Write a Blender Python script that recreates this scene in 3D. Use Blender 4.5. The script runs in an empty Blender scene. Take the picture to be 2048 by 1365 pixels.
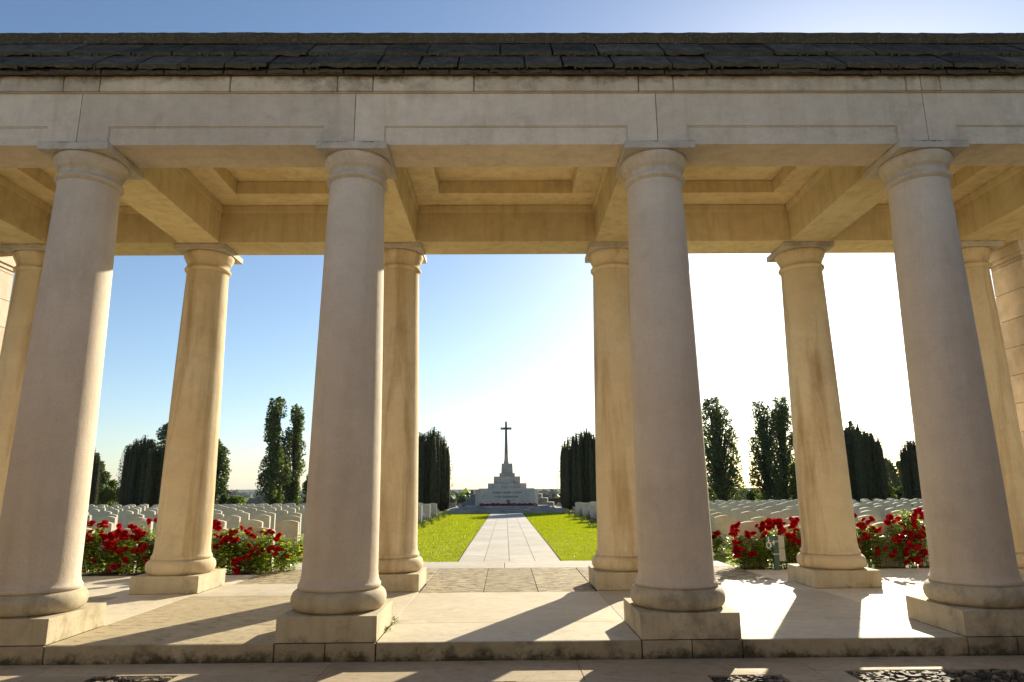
import bpy, math, random
from mathutils import Vector, Matrix
random.seed(7)
R = random.Random(11)
scene = bpy.context.scene
COL = scene.collection
PI = math.pi
# ------------------------------------------------------------------ camera (solved from the photo)
CF = 1355.256
CR = Vector((0.9999310726762886, -0.009345609384458732, -0.007107002299150606))
CU = Vector((0.004955705852285018, -0.2128020820213825, 0.9770827574299276))
CFW = Vector((0.010643818673419946, 0.9770506299432993, 0.2127411000522688))
CC = Vector((-0.025618793510516647, -7.207588187178317, 1.383980168769611))
def at(u, v, y):
    d = CFW + CR * ((u - 1024) / CF) - CU * ((v - 682.5) / CF)
    return CC + d * ((y - CC.y) / d.y)
def pix(p):
    d = Vector(p) - CC; z = d.dot(CFW)
    return 1024 + CF * d.dot(CR) / z, 682.5 - CF * d.dot(CU) / z
cam = bpy.data.cameras.new('camera'); camo = bpy.data.objects.new('camera', cam); COL.objects.link(camo)
m = Matrix((CR, CU, -CFW)).transposed().to_4x4(); m.translation = CC
camo.matrix_world = m
cam.sensor_width = 36; cam.lens = 36 * CF / 2048; cam.clip_start = .05; cam.clip_end = 20000
scene.camera = camo

# ------------------------------------------------------------------ tagging
def tag(o, label=None, cat=None, group=None, kind=None):
    if label: o['label'] = label
    if cat: o['category'] = cat
    if group: o['group'] = group
    if kind: o['kind'] = kind
    return o
def empty(name, loc=(0, 0, 0)):
    o = bpy.data.objects.new(name, None); COL.objects.link(o); o.location = loc; o.empty_display_size = .2
    return o
def par(o, p):
    o.parent = p
    return o
# ------------------------------------------------------------------ mesh builder
class MB:
    def __init__(s): s.v = []; s.f = []; s.c = []
    def add(s, vs, fs, c=0.5):
        n = len(s.v); s.v += [tuple(p) for p in vs]
        for f in fs: s.f.append(tuple(i + n for i in f)); s.c.append(c)
    def box(s, x0, x1, y0, y1, z0, z1, c=0.5, M=None, j=0):
        vs = [(x0, y0, z0), (x1, y0, z0), (x1, y1, z0), (x0, y1, z0), (x0, y0, z1), (x1, y0, z1), (x1, y1, z1), (x0, y1, z1)]
        if j: vs = [tuple(a + R.uniform(-j, j) for a in p) for p in vs]
        if M: vs = [M @ Vector(p) for p in vs]
        s.add(vs, [(3, 2, 1, 0), (4, 5, 6, 7), (0, 1, 5, 4), (1, 2, 6, 5), (2, 3, 7, 6), (3, 0, 4, 7)], c)
    def lathe(s, prof, n=48, cx=0, cy=0, c=0.5):
        vs = []; fs = []
        for r, z in prof:
            for i in range(n):
                a = 2 * PI * i / n; vs.append((cx + r * math.cos(a), cy + r * math.sin(a), z))
        for k in range(len(prof) - 1):
            for i in range(n):
                j = (i + 1) % n; fs.append((k * n + i, k * n + j, (k + 1) * n + j, (k + 1) * n + i))
        fs.append(tuple(range(n - 1, -1, -1))); b = (len(prof) - 1) * n; fs.append(tuple(b + i for i in range(n)))
        s.add(vs, fs, c)
    def tube(s, pts, rs, n=6, c=0.5):
        pts = [Vector(p) for p in pts]; vs = []; fs = []
        for k, p in enumerate(pts):
            t = (pts[min(k + 1, len(pts) - 1)] - pts[max(k - 1, 0)]).normalized()
            a = t.cross(Vector((0, 0, 1)) if abs(t.z) < .9 else Vector((1, 0, 0))).normalized(); b = t.cross(a)
            for i in range(n):
                q = 2 * PI * i / n; vs.append(p + (a * math.cos(q) + b * math.sin(q)) * rs[k])
        for k in range(len(pts) - 1):
            for i in range(n):
                j = (i + 1) % n; fs.append((k * n + i, k * n + j, (k + 1) * n + j, (k + 1) * n + i))
        fs.append(tuple(range(n))); b = (len(pts) - 1) * n; fs.append(tuple(b + i for i in range(n - 1, -1, -1)))
        s.add(vs, fs, c)
    def leaf(s, p, d, w, l, nrm, c=0.5, fold=0):
        # a pointed leaf: base p, direction d, normal nrm
        d = d.normalized(); a = d.cross(nrm)
        if a.length < 1e-4: a = d.cross(Vector((.3, .8, .5)))
        a.normalize(); nn = a.cross(d)
        s.add([p, p + d * l * .45 + a * w * .5 + nn * fold, p + d * l, p + d * l * .45 - a * w * .5 + nn * fold], [(0, 1, 2, 3)], c)
    def prism(s, poly, y0, y1, c=0.5):
        # poly in xz
        n = len(poly); vs = [(x, y0, z) for x, z in poly] + [(x, y1, z) for x, z in poly]
        fs = [tuple(range(n)), tuple(range(2 * n - 1, n - 1, -1))] + [((i + 1) % n, i, n + i, n + (i + 1) % n) for i in range(n)]
        s.add(vs, fs, c)
    def mesh(s, name, mat, smooth=False, color=True):
        me = bpy.data.meshes.new(name); me.from_pydata(s.v, [], s.f); me.materials.append(mat)
        if color:
            ca = me.attributes.new('tint', 'FLOAT', 'FACE'); ca.data.foreach_set('value', s.c)
        if smooth: me.polygons.foreach_set('use_smooth', [True] * len(me.polygons))
        me.update(); return me
    def build(s, name, mat, parent=None, smooth=False, bevel=0, loc=None):
        o = bpy.data.objects.new(name, s.mesh(name, mat, smooth)); COL.objects.link(o)
        if loc: o.location = loc
        if parent: o.parent = parent
        if bevel:
            b = o.modifiers.new('b', 'BEVEL'); b.width = bevel; b.segments = 2; b.limit_method = 'ANGLE'; b.angle_limit = .7
        return o

# ------------------------------------------------------------------ materials
def newmat(name):
    m = bpy.data.materials.new(name); m.use_nodes = True; nt = m.node_tree; nt.nodes.clear()
    out = nt.nodes.new('ShaderNodeOutputMaterial'); b = nt.nodes.new('ShaderNodeBsdfPrincipled'); nt.links.new(b.outputs[0], out.inputs[0])
    return m, nt, b, out
class G:
    def __init__(s, nt): s.nt = nt; s.n = nt.nodes; s.l = nt.links.new
    def pos(s):
        return s.n.new('ShaderNodeNewGeometry').outputs['Position']
    def map(s, v, sc, loc=(0, 0, 0), rot=(0, 0, 0)):
        m = s.n.new('ShaderNodeMapping'); s.l(v, m.inputs[0]); m.inputs['Scale'].default_value = sc; m.inputs['Location'].default_value = loc; m.inputs['Rotation'].default_value = rot
        return m.outputs[0]
    def noise(s, v, sc, det=4, rough=.55, dist=0):
        n = s.n.new('ShaderNodeTexNoise'); s.l(v, n.inputs['Vector']); n.inputs['Scale'].default_value = sc; n.inputs['Detail'].default_value = det
        n.inputs['Roughness'].default_value = rough; n.inputs['Distortion'].default_value = dist
        return n.outputs['Fac']
    def voro(s, v, sc, feat='F1', out='Distance'):
        n = s.n.new('ShaderNodeTexVoronoi'); n.feature = feat; s.l(v, n.inputs['Vector']); n.inputs['Scale'].default_value = sc
        return n.outputs[out]
    def ramp(s, v, stops):
        r = s.n.new('ShaderNodeValToRGB'); s.l(v, r.inputs[0]); e = r.color_ramp.elements
        while len(e) < len(stops): e.new(.5)
        for k, (p, c) in enumerate(stops):
            e[k].position = p; e[k].color = (c if hasattr(c, '__len__') else (c, c, c)) + ((1,) if not hasattr(c, '__len__') or len(c) == 3 else ()) if hasattr(c, '__len__') else (c, c, c, 1)
        return r.outputs[0]
    def mix(s, f, a, b, mode='MIX'):
        m = s.n.new('ShaderNodeMix'); m.data_type = 'RGBA'; m.blend_type = mode
        for i, x in ((0, f), (6, a), (7, b)):
            if hasattr(x, 'is_output') or isinstance(x, bpy.types.NodeSocket): s.l(x, m.inputs[i])
            elif i == 0: m.inputs[0].default_value = x
            else: m.inputs[i].default_value = (*x, 1) if len(x) == 3 else x
        return m.outputs[2]
    def math(s, op, a, b=0.):
        m = s.n.new('ShaderNodeMath'); m.operation = op
        for i, x in enumerate((a, b)):
            if isinstance(x, bpy.types.NodeSocket): s.l(x, m.inputs[i])
            else: m.inputs[i].default_value = x
        return m.outputs[0]
    def attr(s, name='tint'):
        a = s.n.new('ShaderNodeAttribute'); a.attribute_name = name; return a.outputs['Fac']
    def bump(s, h, st, dist, b, prev=None):
        n = s.n.new('ShaderNodeBump'); s.l(h, n.inputs['Height']); n.inputs['Strength'].default_value = st; n.inputs['Distance'].default_value = dist
        if prev: s.l(prev, n.inputs['Normal'])
        if b: s.l(n.outputs[0], b.inputs['Normal'])
        return n.outputs[0]
def stone(name, ca, cb, ochre=.35, dark=.35, rough=.85, spec=.3, tint=.25, grain=1., streak=1., black=(.13, .115, .085), pits=0., low=None, mott=.5):
    m, nt, b, out = newmat(name); g = G(nt); p = g.pos()
    base = g.mix(g.ramp(g.noise(p, .8, 6, .6, .6), [(.3, 0.), (.7, 1.)]), ca, cb)
    # warm ochre bloom in vertical streaks
    st = g.noise(g.map(p, (5, 5, .55)), 1.3 * streak, 5, .6, .4)
    base = g.mix(g.math('MULTIPLY', g.ramp(st, [(.48, 0.), (.75, 1.)]), ochre), base, (.42, .27, .1), 'MIX')
    # soft mottling
    base = g.mix(mott, base, g.ramp(g.noise(p, 7, 6, .65), [(.25, .6), (.75, 1.)]), 'MULTIPLY')
    base = g.mix(.55 * mott + .1, base, g.ramp(g.noise(g.map(p, (1, 1, 1.6)), 2.2, 7, .7, .5), [(.36, .68), (.62, 1.)]), 'MULTIPLY')
    # dark lichen patches
    dk = g.ramp(g.math('MULTIPLY', g.noise(p, 2.6, 8, .7, .15), g.math('ADD', g.noise(p, .7, 2), .45)), [(.52, 0.), (.66, 1.)])
    base = g.mix(g.math('MULTIPLY', dk, dark), base, black)
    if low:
        # damp green-black growth at plinth and step foot, stained cornice top, darker abacus top, broken by noise
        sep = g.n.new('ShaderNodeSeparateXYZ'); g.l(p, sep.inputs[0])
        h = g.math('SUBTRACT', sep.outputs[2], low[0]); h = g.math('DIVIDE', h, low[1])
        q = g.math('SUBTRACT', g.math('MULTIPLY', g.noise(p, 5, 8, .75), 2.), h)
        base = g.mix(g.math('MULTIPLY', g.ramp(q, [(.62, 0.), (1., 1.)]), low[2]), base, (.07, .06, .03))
    # pits and grain
    gr = g.noise(p, 90, 3, .7)
    base = g.mix(.35 * grain, base, g.ramp(gr, [(.3, .55), (.6, 1.)]), 'MULTIPLY')
    t = g.attr()
    base = g.mix(1., base, g.ramp(t, [(0., 1 - tint), (1., 1 + 0.)]), 'MULTIPLY')
    if pits:
        pt = g.ramp(g.noise(g.map(p, (.8, 2.4, 1)), 6.5, 10, .78, .3), [(.615 - .11 * pits, 0.), (.665 - .11 * pits, 1.)])
        base = g.mix(g.math('MULTIPLY', pt, min(1., pits * 1.1)), base, (.15, .11, .055))
    g.l(base, b.inputs['Base Color'])
    b.inputs['Roughness'].default_value = rough; b.inputs['Specular IOR Level'].default_value = spec
    n1 = g.bump(gr, .45 * grain, .007, None)
    g.bump(g.noise(p, 9, 6, .6), .35, .012, b, n1)
    return m, g, b
M_ST = stone('limestone', (.71, .595, .465), (.80, .685, .55), ochre=.28, dark=.22, mott=.42)[0]
M_COL = stone('limestone_column', (.72, .60, .465), (.80, .685, .545), ochre=.2, dark=.1, grain=1.1, streak=.8, mott=.2)[0]
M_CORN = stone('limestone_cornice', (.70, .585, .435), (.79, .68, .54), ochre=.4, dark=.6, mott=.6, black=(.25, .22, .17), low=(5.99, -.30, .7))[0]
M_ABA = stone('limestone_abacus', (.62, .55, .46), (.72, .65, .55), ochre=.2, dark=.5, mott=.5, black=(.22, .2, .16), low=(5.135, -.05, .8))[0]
M_COL_BOUNCE = stone('limestone_column_ochre_bounce', (.77, .605, .37), (.85, .72, .48), ochre=.95, dark=.12, grain=1.1, streak=.55, mott=.25)[0]  # rear columns: ochre stains, plus yellow floor bounce put into the base colour
M_CEIL = stone('limestone_ceiling_bounce', (.79, .625, .33), (.89, .745, .45), ochre=.4, dark=.15, mott=.35)[0]  # yellow of bounced light painted into the ceiling and beam stone
M_CAP = stone('limestone_cap', (.71, .59, .44), (.79, .675, .53), ochre=.4, dark=.4, black=(.30, .25, .19))[0]
M_PLINTH = stone('limestone_plinth', (.64, .545, .36), (.74, .645, .46), ochre=.45, dark=.45, low=(-.16, .42, .75))[0]
M_STEP = stone('limestone_step', (.46, .385, .25), (.58, .50, .34), ochre=.3, dark=.6, low=(-.16, .22, .95))[0]
M_SLATE = None
def floor_mat(name, ca, cb, r0, r1, pits=0., tint=.3, spc=.16):
    m, g, b = stone(name, ca, cb, ochre=.14, dark=.15, tint=tint, spec=spc, pits=pits, mott=.3)
    p = g.pos(); rr = g.noise(g.map(p, (1, 4, 1)), 1.6, 6, .7)
    rm = g.n.new('ShaderNodeMapRange'); g.l(rr, rm.inputs[0]); rm.inputs[1].default_value = .3; rm.inputs[2].default_value = .7; rm.inputs[3].default_value = r0; rm.inputs[4].default_value = r1
    g.l(rm.outputs[0], b.inputs['Roughness'])
    return m
M_FLOOR = floor_mat('polished_travertine', (.67, .59, .43), (.79, .71, .55),   .6, .82, pits=.4)
M_ROUGHFLOOR = floor_mat('pitted_travertine', (.63, .52, .31), (.71, .60, .40), .7, .9, pits=.68)
M_PAVE = floor_mat('fore_pavement', (.50, .41, .28), (.60, .50, .35), .7, .9, pits=.5, tint=.2)
M_PITTED = floor_mat('weathered_setts', (.52, .44, .28), (.62, .54, .36), .8, .95, pits=1.2)
M_PATH = floor_mat('path_slabs', (.55, .505, .43), (.64, .595, .52), .7, .9, pits=.2, tint=.14)
M_MOND = stone('weathered_shaded_concrete', (.34, .335, .32), (.46, .45, .42), ochre=.15, dark=.4, tint=.25)[0]  # weathered drums; on the steps the darker tone paints in front-face shade
M_HEAD = stone('portland_headstone', (.66, .59, .46), (.75, .68, .55), ochre=.14, dark=.2, black=(.25, .24, .12), tint=.2)[0]
M_MON = stone('monument_stone', (.50, .48, .43), (.62, .59, .53), ochre=.15, dark=.3, tint=.25)[0]
def simple(name, col, rough=.7, metal=0, spec=.4, nz=0, nsc=8, bump=0):
    m, nt, b, out = newmat(name); g = G(nt); p = g.pos()
    c = g.mix(1., tuple(col), g.ramp(g.noise(p, nsc, 5, .6), [(.25, 1 - nz), (.75, 1.)]), 'MULTIPLY')
    g.l(c, b.inputs['Base Color']); b.inputs['Roughness'].default_value = rough; b.inputs['Metallic'].default_value = metal; b.inputs['Specular IOR Level'].default_value = spec
    if bump: g.bump(g.noise(p, nsc * 3, 5), bump, .01, b)
    return m
def slate(nm='roof_slate', k=1., lich=.58):
    m, nt, b, out = newmat(nm); g = G(nt); p = g.pos()
    c = g.mix(g.noise(p, 1.7, 6, .7), (.035, .033, .033), (.12, .105, .088))
    c = g.mix(g.ramp(g.noise(p, 5, 8, .75), [(.42, 0.), (.6, .85)]), c, (.17, .138, .095))
    c = g.mix(1., c, g.ramp(g.attr(), [(0., .5), (1., 1.15)]), 'MULTIPLY')
    ed = g.n.new('ShaderNodeSeparateXYZ'); ge = g.n.new('ShaderNodeNewGeometry'); g.l(ge.outputs['True Normal'], ed.inputs[0])
    fr = g.ramp(g.math('MULTIPLY', ed.outputs[1], -1.), [(.82, 0.), (.95, 1.)])   # broken front edges are browner stone
    c = g.mix(fr, c, g.mix(g.noise(p, 9, 5), (.05, .04, .024), (.17, .13, .075)))
    c = g.mix(g.ramp(g.noise(p, 26, 8, .8), [(lich, 0.), (lich + .05, .75)]), c, (.30, .27, .19))    # lichen specks
    g.l(c, b.inputs['Base Color']); b.inputs['Roughness'].default_value = .85; b.inputs['Specular IOR Level'].default_value = .12
    g.bump(g.noise(g.map(p, (1, 1, 2)), 11, 8, .75), 1., .05, b)
    return m
M_SLATE = slate()
M_RIDGE = slate('ridge_stone', 1., .555)
def foliage(name, ca, cb, trans=.35, rough=.55, spec=.3, sc=1.3):
    m, nt, b, out = newmat(name); g = G(nt); p = g.pos()
    c = g.mix(g.attr(), ca, cb)
    c = g.mix(.5, c, g.ramp(g.noise(p, sc, 3), [(.3, .55), (.7, 1.)]), 'MULTIPLY')
    g.l(c, b.inputs['Base Color']); b.inputs['Roughness'].default_value = rough; b.inputs['Specular IOR Level'].default_value = spec
    if trans:
        t = g.n.new('ShaderNodeBsdfTranslucent'); g.l(g.mix(1., c, (1.5, 1.6, .7), 'MULTIPLY'), t.inputs[0])
        mx = g.n.new('ShaderNodeMixShader'); mx.inputs[0].default_value = trans; g.l(b.outputs[0], mx.inputs[1]); g.l(t.outputs[0], mx.inputs[2]); g.l(mx.outputs[0], out.inputs[0])
    return m
M_YEW = foliage('yew_foliage', (.026, .031, .010), (.085, .088, .024), .15)
M_POP = foliage('poplar_foliage', (.035, .058, .016), (.16, .19, .048), .35)
M_DEC = foliage('tree_foliage', (.03, .055, .014), (.13, .17, .03), .35)
M_LIME = foliage('bright_foliage', (.06, .09, .015), (.17, .21, .03), .45)
M_GRASS = foliage('lawn_grass', (.175, .215, .006), (.36, .375, .010), .45, rough=.45, sc=2.)
M_LAV = foliage('shrub_foliage', (.03, .045, .012), (.12, .15, .04), .3, sc=6)
M_LAVF = foliage('lavender_flower', (.14, .08, .28), (.34, .24, .55), .3, sc=6)
M_ROSEL = foliage('rose_leaf', (.06, .11, .016), (.42, .47, .06), .6, rough=.25, spec=.6, sc=9)
M_ROSES = foliage('rose_stem', (.05, .06, .02), (.10, .09, .04), 0)
M_BARK = simple('bark', (.07, .055, .04), .9, nz=.4, nsc=10, bump=.5)
M_SOIL = simple('bed_soil', (.055, .04, .028), .95, nz=.6, nsc=14, bump=1.)
def rose_mat():
    m, nt, b, out = newmat('rose_petal'); g = G(nt); p = g.pos()
    c = g.mix(g.attr(), (.24, .001, .006), (.66, .004, .013))
    g.l(c, b.inputs['Base Color']); b.inputs['Roughness'].default_value = .6; b.inputs['Specular IOR Level'].default_value = .25
    t = g.n.new('ShaderNodeBsdfTranslucent'); g.l(c, t.inputs[0])
    mx = g.n.new('ShaderNodeMixShader'); mx.inputs[0].default_value = .35; g.l(b.outputs[0], mx.inputs[1]); g.l(t.outputs[0], mx.inputs[2]); g.l(mx.outputs[0], out.inputs[0])
    return m
M_ROSE = rose_mat()
M_POPPY = simple('poppy_wreath', (.20, .012, .018), .8, nz=.6, nsc=40, bump=.5)
M_WOOD = simple('wood_cross', (.16, .10, .05), .8, nz=.3)
M_BRONZE = simple('bronze_sword', (.05, .055, .05), .6, metal=.5, nz=.3)
M_GREENP = simple('green_paint', (.05, .11, .095), .4, nz=.15)
M_WHITE = simple('white_paint', (.8, .8, .78), .5)
M_ALU = simple('grey_metal', (.42, .42, .40), .45, metal=.6, nz=.2)
M_WALL = simple('brown_wall', (.13, .085, .06), .9, nz=.5, nsc=9, bump=.5)
M_RENDER = simple('house_wall', (.45, .33, .22), .9, nz=.2, nsc=3)
M_ROOFT = simple('house_roof', (.16, .07, .045), .9, nz=.4)
M_WOODS = foliage('far_wood', (.02, .035, .018), (.05, .075, .03), 0, rough=1., spec=0., sc=.02)
def flintm():
    m, nt, b, out = newmat('flint'); g = G(nt); p = g.pos()
    c = g.mix(g.math('POWER', g.attr(), 2.5), (.05, .045, .04), (.30, .25, .18)); g.l(c, b.inputs['Base Color'])
    b.inputs['Roughness'].default_value = .75; b.inputs['Specular IOR Level'].default_value = .12
    g.bump(g.noise(p, 30, 4), .5, .01, b); return m
M_FLINT = flintm()
def groundm():
    m, nt, b, out = newmat('ground'); g = G(nt); p = g.pos()
    near = g.mix(g.noise(p, 1.5, 5), (.07, .10, .02), (.12, .15, .03))
    cell = g.voro(g.map(p, (.0016, .005, 0), rot=(0, 0, .3)), 1., out='Color')
    sp = g.n.new('ShaderNodeSeparateColor'); g.l(cell, sp.inputs[0])
    fld = g.ramp(sp.outputs[0], [(0., (.10, .14, .035)), (.3, (.07, .11, .03)), (.5, (.17, .19, .06)), (.72, (.30, .24, .11)), (.88, (.13, .17, .04))])
    for e in fld.node.color_ramp.elements: pass
    fld.node.color_ramp.interpolation = 'CONSTANT'
    s = g.n.new('ShaderNodeSeparateXYZ'); g.l(p, s.inputs[0])
    far = g.ramp(g.math('DIVIDE', s.outputs[1], 200.), [(.35, 0.), (.5, 1.)])
    c = g.mix(far, near, fld); g.l(c, b.inputs['Base Color']); b.inputs['Roughness'].default_value = 1.; b.inputs['Specular IOR Level'].default_value = 0.
    return m
M_GROUND = groundm()
M_LAWN = simple('lawn_soil', (.18, .21, .012), .9, nz=.45, nsc=20, bump=.6)

# ------------------------------------------------------------------ terrain
def gz(y):
    if y < 10: return -.08
    if y < 38: return -.08 - .12 * (y - 10) / 28
    if y < 60: return -.20 - .35 * (y - 38) / 22
    t = min((y - 60) / 340, 1); t = t * t * (3 - 2 * t)
    return -.55 - 13 * t
mb = MB(); ys = [-60, -20, 4.2, 4.9, 8, 12, 20, 30, 38, 45, 52, 60, 75, 95, 120, 150, 190, 240, 300, 400, 700, 1200, 2200, 4200]
xs = [-4600, -2500, -1200, -500, -200, -80, -30, 0, 30, 80, 200, 500, 1200, 2500, 4600]
vv = []; 
for y in ys:
    for x in xs: vv.append((x, y, -.42 if y < 4.5 else gz(y) - .05 - (.3 if y < 8 else 0)))
nx = len(xs); mb.add(vv, [(j * nx + i, j * nx + i + 1, (j + 1) * nx + i + 1, (j + 1) * nx + i) for j in range(len(ys) - 1) for i in range(nx - 1)])
tag(mb.build('ground', M_GROUND), kind='structure', label='grass ground and fields falling away to the horizon')
# hills at the horizon
mb = MB()
def hill(x0, x1, y, h, seed, depth=500):
    r = random.Random(seed); n = 60; ph = [r.uniform(0, 6) for _ in range(5)]; vs = []
    for i in range(n + 1):
        t = i / n; x = x0 + (x1 - x0) * t
        env = math.sin(PI * t) ** .7
        z = h * env * (.72 + .16 * math.sin(3 * t + ph[0]) + .08 * math.sin(9 * t + ph[1]) + .04 * math.sin(31 * t + ph[2]))
        vs += [(x, y - depth, -14), (x, y, -14 + z), (x, y + depth, -14)]
    fs = []
    for i in range(n):
        a = i * 3; fs += [(a, a + 3, a + 4, a + 1), (a + 1, a + 4, a + 5, a + 2)]
    mb.add(vs, fs)
hill(-4400, 4400, 3600, 16, 3)
hill(-2300, -700, 3300, 37, 5)
hill(500, 4200, 3400, 22, 9)
tag(mb.build('hills', simple('hill_green', (.05, .075, .05), 1., spec=0., nz=.4, nsc=.01), smooth=True), kind='structure', label='low blue hills at the horizon')

# ------------------------------------------------------------------ floors
def slabs(name, mat, rects, z, th, gap=.006, label=None, bev=.003, base=None):
    mb = MB()
    for (x0, x1, y0, y1) in rects: mb.box(x0 + gap / 2, x1 - gap / 2, y0 + gap / 2, y1 - gap / 2, z - th, z, R.random())
    o = mb.build(name, mat, bevel=bev); tag(o, kind='structure', label=label); return o
cx5 = [-7.41, -4.742, -1.7, 1.7, 4.742, 7.41]
# front strip + strips between bays + bay centres
rects = []; rough = []
def splitx(x0, x1, y0, y1, w, L):
    n = max(1, round((x1 - x0) / w)); xs = [x0 + (x1 - x0) * i / n for i in range(n + 1)]
    for i in range(n): L.append((xs[i], xs[i + 1], y0, y1))
# polished central floor
for i, (a, b_) in enumerate(zip([-9.2] + cx5[0:], cx5 + [9.2])):
    a2 = a + (.47 if i else 0); b2 = b_ - (.47 if i < 6 else 0)
    if b2 <= a2: continue
    L = rough if i in (1, 2) else rects
    if i in (1, 2): rough.append((a2 - .0, b2 + .0, .446, 2.45)); 
    else: rects.append((a2, b2, .446, 2.575))
    if i in (1, 2): rects.append((a2, b2, 2.45, 3.61))
    (rough if i in (1, 2) else rects).append((a2, b2, -.466, .446))
for x in cx5:
    rects.append((x - .47, x + .47, .474, 2.67))
# beside the rear plinths
for i, (a, b_) in enumerate(zip(cx5[:-1], cx5[1:])):
    if i == 0: continue
    if i == 2: continue
    if i == 1: continue
    rects.append((a + .47, b_ - .47, 2.575, 3.61))
rects.append((7.41 + .47, 9.2, 2.575, 3.61))
slabs('floor', M_FLOOR, rects, 0, .14, label='pale polished stone floor slabs between the column rows', gap=.005)
slabs('floor', M_ROUGHFLOOR, rough, 0, .14, label='pitted tan travertine floor slabs between the left columns', gap=.005)
mb = MB(); mb.box(-9.3, 9.3, -.45, 3.60, -.30, -.03); tag(mb.build('floor_base', M_SOIL), kind='structure', label='dark joint bed under the floor slabs')
# rear paving
pit = []
for (a, b_) in ((-1.2, -.42), (-.42, .38), (.38, 1.22)): pit.append((a, b_, 2.58, 5.9))
pit = [(-1.225, -.34, 2.585, 5.62), (-.34, .42, 2.585, 5.62), (.42, 1.225, 2.585, 5.62)]
for x0, x1 in ((-4.2, -2.8), (-2.8, -1.23), (1.23, 2.8), (2.8, 4.1)): pit.append((x0, x1, 3.62, 5.62))
slabs('paving', M_PITTED, pit, -.012, .2, gap=.009, label='weathered pitted paving stones behind the rear columns')
pv = []
for k in range(14): pv.append((-9.2 + k * 1.0 - .0, -8.2 + k * 1.0, 3.62, 4.9)) if k < 5 else None
for k in range(5): pv.append((4.1 + k * 1.02, 5.12 + k * 1.02, 3.62, 5.02))
slabs('paving', M_FLOOR, pv, -.014, .2, gap=.012, label='bright sunlit paving in front of the rose beds')
kb = []
splitx(-4.2, 4.1, 5.62, 6.07, 2.1, kb); splitx(-4.2, 4.1, 6.07, 6.80, 1.9, kb)
slabs('kerb', M_PATH, kb, -.02, .3, gap=.01, label='white stone kerb along the near edge of the lawns')
# splayed paths beside the beds
mb = MB()
for sx in (-1, 1):
    q = [(sx * 4.25, 5.35, -.03), (sx * 4.25, 3.7, -.034), (sx * 4.1, 3.7, -.034), (sx * 4.05, 6.8, -.03), (sx * 4.1, 7.4, -.03)]
# path
pr = []; yy = 6.81; k = 0
while yy < 37.6:
    for i in range(4):
        w = 1.03; xa = -w + i * w / 2 + .045; 
        off = [0, .5, .2, .7][i]
        pr.append((xa, xa + w / 2, yy + off * (1 if k else 1) - (off if k == 0 else 0), min(yy + 1.45 + off, 37.95)))
    yy += 1.45; k += 1
mb = MB()
for (x0, x1, y0, y1) in pr:
    z0, z1 = gz(y0) + .035, gz(y1) + .035; g2 = .005; c = R.random()
    mb.add([(x0 + g2, y0 + g2, z0), (x1 - g2, y0 + g2, z0), (x1 - g2, y1 - g2, z1), (x0 + g2, y1 - g2, z1), (x0 + g2, y0 + g2, z0 - .1), (x1 - g2, y0 + g2, z0 - .1), (x1 - g2, y1 - g2, z1 - .1), (x0 + g2, y1 - g2, z1 - .1)],
           [(0, 1, 2, 3), (7, 6, 5, 4), (4, 5, 1, 0), (5, 6, 2, 1), (6, 7, 3, 2), (7, 4, 0, 3)], c)
tag(mb.build('path', M_PATH), kind='structure', label='pale slab path leading straight to the cross')
# lawns
def lawn(x0, x1, y0, y1, nm='lawn', lab=None, dz=0):
    mb = MB(); n = 12; m_ = 8; vs = []
    for j in range(n + 1):
        y = y0 + (y1 - y0) * j / n
        for i in range(m_ + 1): vs.append((x0 + (x1 - x0) * i / m_, y, gz(y) + dz))
    mb.add(vs, [(j * (m_ + 1) + i, j * (m_ + 1) + i + 1, (j + 1) * (m_ + 1) + i + 1, (j + 1) * (m_ + 1) + i) for j in range(n) for i in range(m_)])
    return tag(mb.build(nm, M_LAWN), kind='structure', label=lab)
lawn(-40, -1.0, 6.81, 46, lab='bright green lawn left of the path', dz=.0)
lawn(1.12, 40, 6.81, 46, lab='bright green lawn right of the path', dz=.0)
lawn(-12, -4.21, 5.7, 6.81, 'grass_strip', 'grass behind the left rose bed')
lawn(4.11, 12, 5.7, 6.81, 'grass_strip', 'grass behind the right rose bed')
def blades(name, x0, x1, y0, y1, n, lab, near=1.5):
    r = random.Random(hash(name + lab) % 999 if False else len(lab)); mb = MB(); v = []; f = []; c = []
    for k in range(n):
        t = r.random() ** near; y = y0 + (y1 - y0) * t; x = r.uniform(x0, x1); z = gz(y)
        h = r.uniform(.02, .042) * (1 + t * .5); w = .006 + .012 * t; a = r.uniform(0, 6.28); lx, ly = r.uniform(-.02, .02), r.uniform(-.02, .02)
        i = len(v); v += [(x - w * math.cos(a), y - w * math.sin(a), z), (x + w * math.cos(a), y + w * math.sin(a), z), (x + lx, y + ly, z + h)]; f.append((i, i + 1, i + 2)); c.append(r.random())
    mb.v = v; mb.f = f; mb.c = c
    return tag(mb.build(name, M_GRASS), lab, 'grass', kind='stuff')
blades('grass', -3.95, -1.02, 6.83, 37.8, 75000, 'short bright grass blades on the lawn left of the path')
blades('grass', 1.13, 3.95, 6.83, 37.8, 75000, 'short bright grass blades on the lawn, right-hand side of path')
blades('grass', -11, -4.25, 5.75, 12, 12000, 'grass between the rose bed and the headstones, on the left')
blades('grass', 4.15, 11, 5.75, 12, 12000, 'grass between the rose bed and the headstones, on the right side')
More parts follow.
